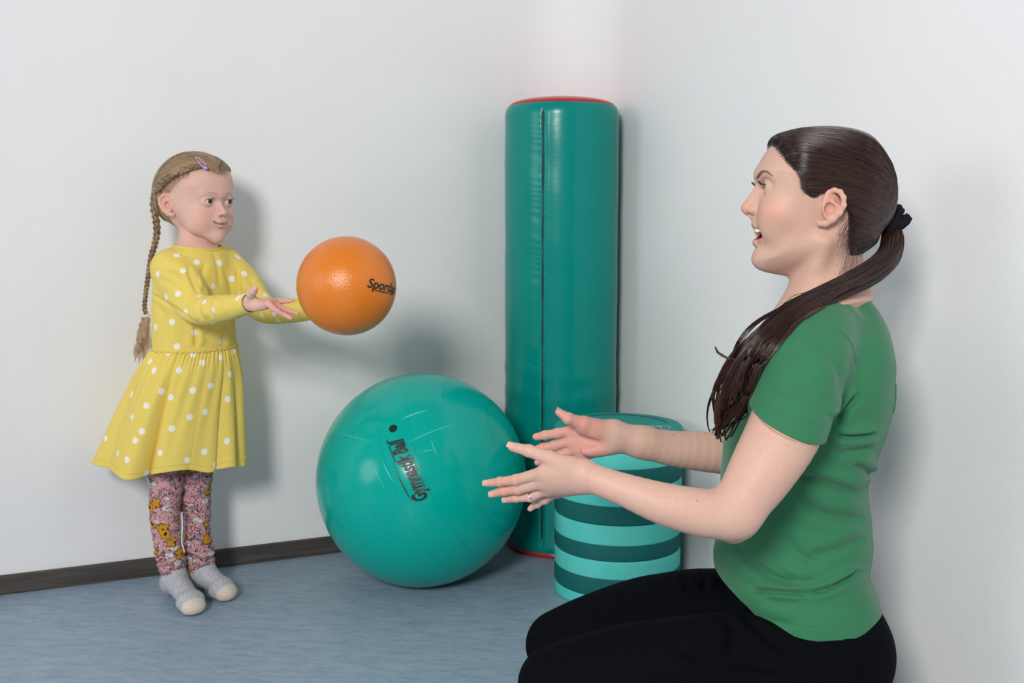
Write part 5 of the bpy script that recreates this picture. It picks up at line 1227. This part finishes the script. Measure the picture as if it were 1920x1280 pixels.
for nm, an, toe, up_, leg, rl in (('right', P(327, 1084, 2.368), P(364, 1136, 2.258), P(326, 1068, 2.368), LR, (.0315, .0305)), ('left', P(380, 1072, 2.405), P(427, 1109.5, 2.345), P(379, 1060, 2.407), LL, (.0290, .0270))):
    toe = np.array((toe[0], toe[1], .0235)); dr = toe-an; dr[2] = 0; dr /= np.linalg.norm(dr); sd_ = np.array((-dr[1], dr[0], 0)); heel = np.array((an[0], an[1], .030))-dr*.020
    ballp = toe-dr*.022; 
    def sock_f(p, an=an, toe=toe, heel=heel, ballp=ballp, dr=dr, sd_=sd_, up_=up_, rl=rl):
        d = chain(p, [up_+(0, 0, .006), an, (an+heel)/2+(0, 0, -.004)], (.0235, .0240, .0270), .02)
        d = smin(d, sph(p, heel, .0265), .012)
        d = smin(d, cone(p, an+(0, 0, -.002)+dr*.006, ballp+(0, 0, .002), .0280, .0225), .018)
        for o_, rr_ in ((-.012, .0155), (0, .0165), (.012, .0150)): d = smin(d, cone(p, ballp+sd_*o_*.9, toe+sd_*o_+(0, 0, -.006)-dr*abs(o_)*.35, .0215, rr_), .010)
        d = d+.0006*np.sin((p-an)@(dr*1.0+UP*.6)*300)*np.exp(-(np.linalg.norm(p-an, axis=1)/.03)**2)
        return smax(d, .0015-p[:, 2], .005)
    v_, q_ = polygonize([Group(sock_f, np.minimum(toe, heel)-(.05, .05, .03), np.maximum(toe, heel)+(.05, .05, .085))], .002, .004)
    v_ = v_.astype(float); tc_ = (v_-(toe-dr*.012+sd_*.0))@(dr*.95+UP*-.35)
    v_, q_ = clip_mesh(v_, q_, v_[:, 2]-(an[2]+.030)); tc_ = (v_-(toe-dr*.004))@(dr*.95+UP*-.30)
    o = mesh_np('sock', v_, q_, SKM, girl, attrs={'toe': tc_}, label='grey sock with beige toe'); o.modifiers.new('s', 'SOLIDIFY').thickness = .001
WHT = NT('white_cord', .7).color(srgb(226, 226, 228)).m
tube('drawstring', smooth_path([P(341, 960, 2.36), P(342, 990, 2.358), P(341, 1015, 2.357), (P(346, 1035, 2.356))], 20), .0017, WHT, girl, 6)
tube('side_tag', smooth_path([P(277, 893, 2.355), P(280, 903, 2.352), P(284, 914, 2.35)], 6), .0035, WHT, girl, 6)

# ---------------------------------------------------------------- girl's hair
BL = hair_mat('dark_blond_hair', srgb(112, 88, 66), srgb(196, 168, 130), .42, .4)
def g_hair_f(p): q = to_g(p); return smax(gshell(q), GHP(q[:, 0], q[:, 2]), .005)
hv, hq = polygonize([Group(g_hair_f, GH-(.14, .14, .09), GH+(.14, .14, .13))], .0022)
hairg = mesh_np('hair', hv, hq, BL, girl, attrs={'shade': np.full(len(hv), .35)}, label='dark blond hair plaited along the side')
hpx = PIX(hv)
def pick(x, y):
    d = np.hypot(hpx[:, 0]-x, hpx[:, 1]-y); s = np.where(d < 6)[0]
    return hv[s[np.argmin(hv[s, 1]+d[s]*.003)]] if len(s) else hv[np.argmin(d)]
J = to_g(gcast(294, 364)[None].astype(f32))[0]
n = 3400; M_ = 14; c0 = np.array((-.01, 0, .02), f32)
bl = smooth_path([(*p, 0) for p in GHAIR_C[:12]], 300)[:, :2]
si = (RNG.random(n)*299).astype(int); r2 = bl[si]+RNG.normal(0, .002, (n, 2)); r2 += (np.array((-.03, .075))-r2)*(RNG.random(n)*.8*(RNG.random(n) < .6))[:, None]
sgn = np.where(RNG.random(n) < .62, -1, 1); s_ = np.clip(1+GH_full(r2[:, 0], r2[:, 1])/.055, 0, .999); lat = (gw(r2[:, 1])+.0022)*np.sqrt(1-s_**2)
lat = np.where(si < 130, lat*RNG.random(n)**.5, lat); root = np.stack([r2[:, 0], sgn*lat, r2[:, 1]], 1)
JJ = np.stack([np.full(n, J[0]), sgn*abs(J[1]), np.full(n, J[2])], 1)+RNG.normal(0, .006, (n, 3))
top_ = root[:, 2] > .05; JJ[top_] += (RNG.random((top_.sum(), 1))*np.array([[.045, 0, .055]]))*1.0
rd = root-c0; rd /= np.linalg.norm(rd, axis=1)[:, None]; ed = JJ-c0; ed /= np.linalg.norm(ed, axis=1)[:, None]; mm = rd+ed+np.array((-.1, 0, .25)); mm /= np.linalg.norm(mm, axis=1)[:, None]
t = np.linspace(0, 1, M_)[None, :, None]; dirs = (1-t)**2*rd[:, None]+2*t*(1-t)*mm[:, None]*1.1+t*t*ed[:, None]; dirs /= np.linalg.norm(dirs, axis=2, keepdims=True); dv = dirs.reshape(-1, 3)
tq = np.full(len(dv), .05, f32)
for _ in range(24): tq += np.clip(-gshell((c0+dv*tq[:, None]).astype(f32)), -.02, .02)*.85
lift = np.repeat(RNG.random(n)*.0012, M_); L = (c0+dv*(tq+lift)[:, None]).reshape(n, M_, 3); keep = GHP(L[..., 0], L[..., 2]).max(1) < .004; L = L[keep]; n = len(L)
Vh, Fh = tube_mesh(from_g(L.reshape(-1, 3)).reshape(n, M_, 3), np.repeat((.0003+RNG.random(n)*.0002)[:, None], M_, 1), 3)
o = mesh_np('hair_strands', Vh, Fh, BL, hairg, attrs={'shade': np.repeat(RNG.beta(2, 2, n), M_*3)}); o['kind'] = 'stuff'
tl = []
for k_ in range(420):
    a = RNG.random(); sg = -1 if k_ % 3 else 1; e_ = RNG.random()
    r0 = np.array((.044-.058*a+RNG.normal(0, .002), 0, .052-.040*a**1.2+RNG.normal(0, .003))) if k_ % 2 else np.array((-.026-.022*a, 0, -.052+.055*e_))
    k2 = min(len(bl_)-1.001, 1+5*(a if k_ % 2 else .75+.25*RNG.random())); i_ = int(k2); e0 = bl_[i_]+(bl_[i_+1]-bl_[i_])*(k2-i_); r1 = np.array((e0[0], 0, e0[1]))
    pts = np.linspace(0, 1, 10)[:, None]; ll = r0+(r1-r0)*pts; ll[:, 2] += .004*np.sin(pts[:, 0]*PI); s_ = np.clip(1+GO(ll[:, 0], ll[:, 2])/.055, 0, .999); ll[:, 1] = sg*(gw(ll[:, 2])*np.sqrt(1-s_**2)+.0006+.0022*pts[:, 0]); tl.append(from_g(ll))
Vh, Fh = tube_mesh(np.array(tl), np.full((len(tl), 10), .00022), 3); o = mesh_np('temple_hairs', Vh, Fh, BL, hairg, attrs={'shade': np.repeat(RNG.random(len(tl))*.5+.4, 30)}); o['kind'] = 'stuff'
def braid(path, width, pitch, name, nst=9):
    "three plaited strands of many hairs along a path"
    C = smooth_path(path, 400); seg = np.r_[0, np.cumsum(np.linalg.norm(np.diff(C, axis=0), axis=1))]; Lt = seg[-1]; u = np.linspace(0, Lt, 260); C = np.stack([np.interp(u, seg, C[:, k_]) for k_ in range(3)], 1)
    W = np.interp(u/Lt, np.linspace(0, 1, len(width)), width); T_ = np.gradient(C, axis=0); T_ /= np.linalg.norm(T_, axis=1)[:, None]
    A = np.cross(T_, (0, 1, 0)); A /= np.linalg.norm(A, axis=1)[:, None]; B = np.cross(T_, A)
    ph = np.cumsum(np.r_[0, np.diff(u)]/(pitch*W))*1.0; lines = []; rads = []; shd = []
    for k_ in range(3):
        a = ph+k_*2*PI/3; cc_ = C+A*(W*.62*np.sin(a))[:, None]+B*(W*.34*np.sin(2*a))[:, None]
        for m_ in range(nst):
            b = 2*PI*m_/nst+.3; q_ = .40 if m_ else 0; lines.append(cc_+A*(W*q_*np.cos(b+a*.5))[:, None]+B*(W*q_*np.sin(b+a*.5))[:, None]); rads.append(W*(.17 if m_ else .32)); shd.append(RNG.random()*.8)
    V, F = tube_mesh(np.array(lines), np.array(rads), 5 if False else 4); return mesh_np(name, V, F, BL, hairg, attrs={'shade': np.repeat(shd, 260*4)})
gshp = lambda p: g_hair_f(p.astype(f32))
bp = [gcast(x, y, .0035) for x, y in BRP[:-1]]
dn = [(289, 372, 2.395), (289, 392, 2.40), (293, 415, 2.405), (294, 438, 2.41), (290, 458, 2.425), (284, 480, 2.435), (279, 510, 2.44), (274, 545, 2.445), (271, 575, 2.445), (274, 589, 2.445)]
br = braid(bp+A_(dn), [.0045, .0068, .0078, .0080, .0080, .0078, .0076, .0070, .0062, .0055, .0050, .0050], .85, 'braid'); br['label'] = 'plaited braid hanging down behind the shoulder'
tc2 = P(275, 592, 2.445); th2 = np.linspace(0, 2*PI, 24, endpoint=False)
tube('hair_elastic', tc2+.0058*(np.cos(th2)[:, None]*np.array((1, 0, .25))+np.sin(th2)[:, None]*np.array((0, 1, 0))), .0026, WHT, hairg, 8, True, label='white hair elastic')
TLp = np.array(A_([(275, 594, 2.445), (272, 615, 2.442), (268, 640, 2.44), (263, 662, 2.44), (259, 685, 2.44)]))
Lt_, rt_, st2 = lock(TLp, np.array([4, 9, 13, 13, 8])*.0011, 16, 30, 20, .0014, random.Random(9), .0003, .1, (.6, 1.0), .6)
Vh, Fh = tube_mesh(Lt_, rt_, 3); o = mesh_np('braid_tail', Vh, Fh, hair_mat('pale_blond_hair', srgb(205, 170, 138), srgb(245, 220, 190), .45, .4), hairg, attrs={'shade': np.repeat(st2, 60)}); o['kind'] = 'stuff'
# lilac snap clip
m = NT('lilac_enamel', .3, .5); m.color(m.ramp(m.noise(160, 2, m.obj()).outputs[0], [(.40, srgb(168, 140, 205)), (.55, srgb(206, 186, 228)), (.66, srgb(150, 60, 110))])); 
a_, b_ = gcast(368, 300, .0085), gcast(386, 320, .0075); ax_ = b_-a_; Lc = np.linalg.norm(ax_); ax_ /= Lc; nrm_ = (a_+b_)/2-(GH+np.array((-.0, 0, .02))); nrm_ -= ax_*(nrm_@ax_); nrm_ /= np.linalg.norm(nrm_); sd3 = np.cross(ax_, nrm_)
th3 = np.linspace(0, 2*PI, 60, endpoint=False); rad_ = .0055*(.45+.55*(np.cos(th3)*.5+.5)); ring_ = (a_+b_)/2+np.cos(th3)[:, None]*ax_*Lc*.5+(np.sin(th3)*rad_)[:, None]*sd3
rr_ = .0012+.0016*np.clip(np.cos(th3), 0, 1)**2
tube('hair_clip', np.concatenate([ring_]), rr_.mean(), m.m, hairg, 8, True, label='lilac snap hair clip')
tube('hair_clip', [b_-ax_*.006, b_-ax_*.003, b_], [.0028, .0038, .0030], m.m, hairg, 10, label='lilac clip end')
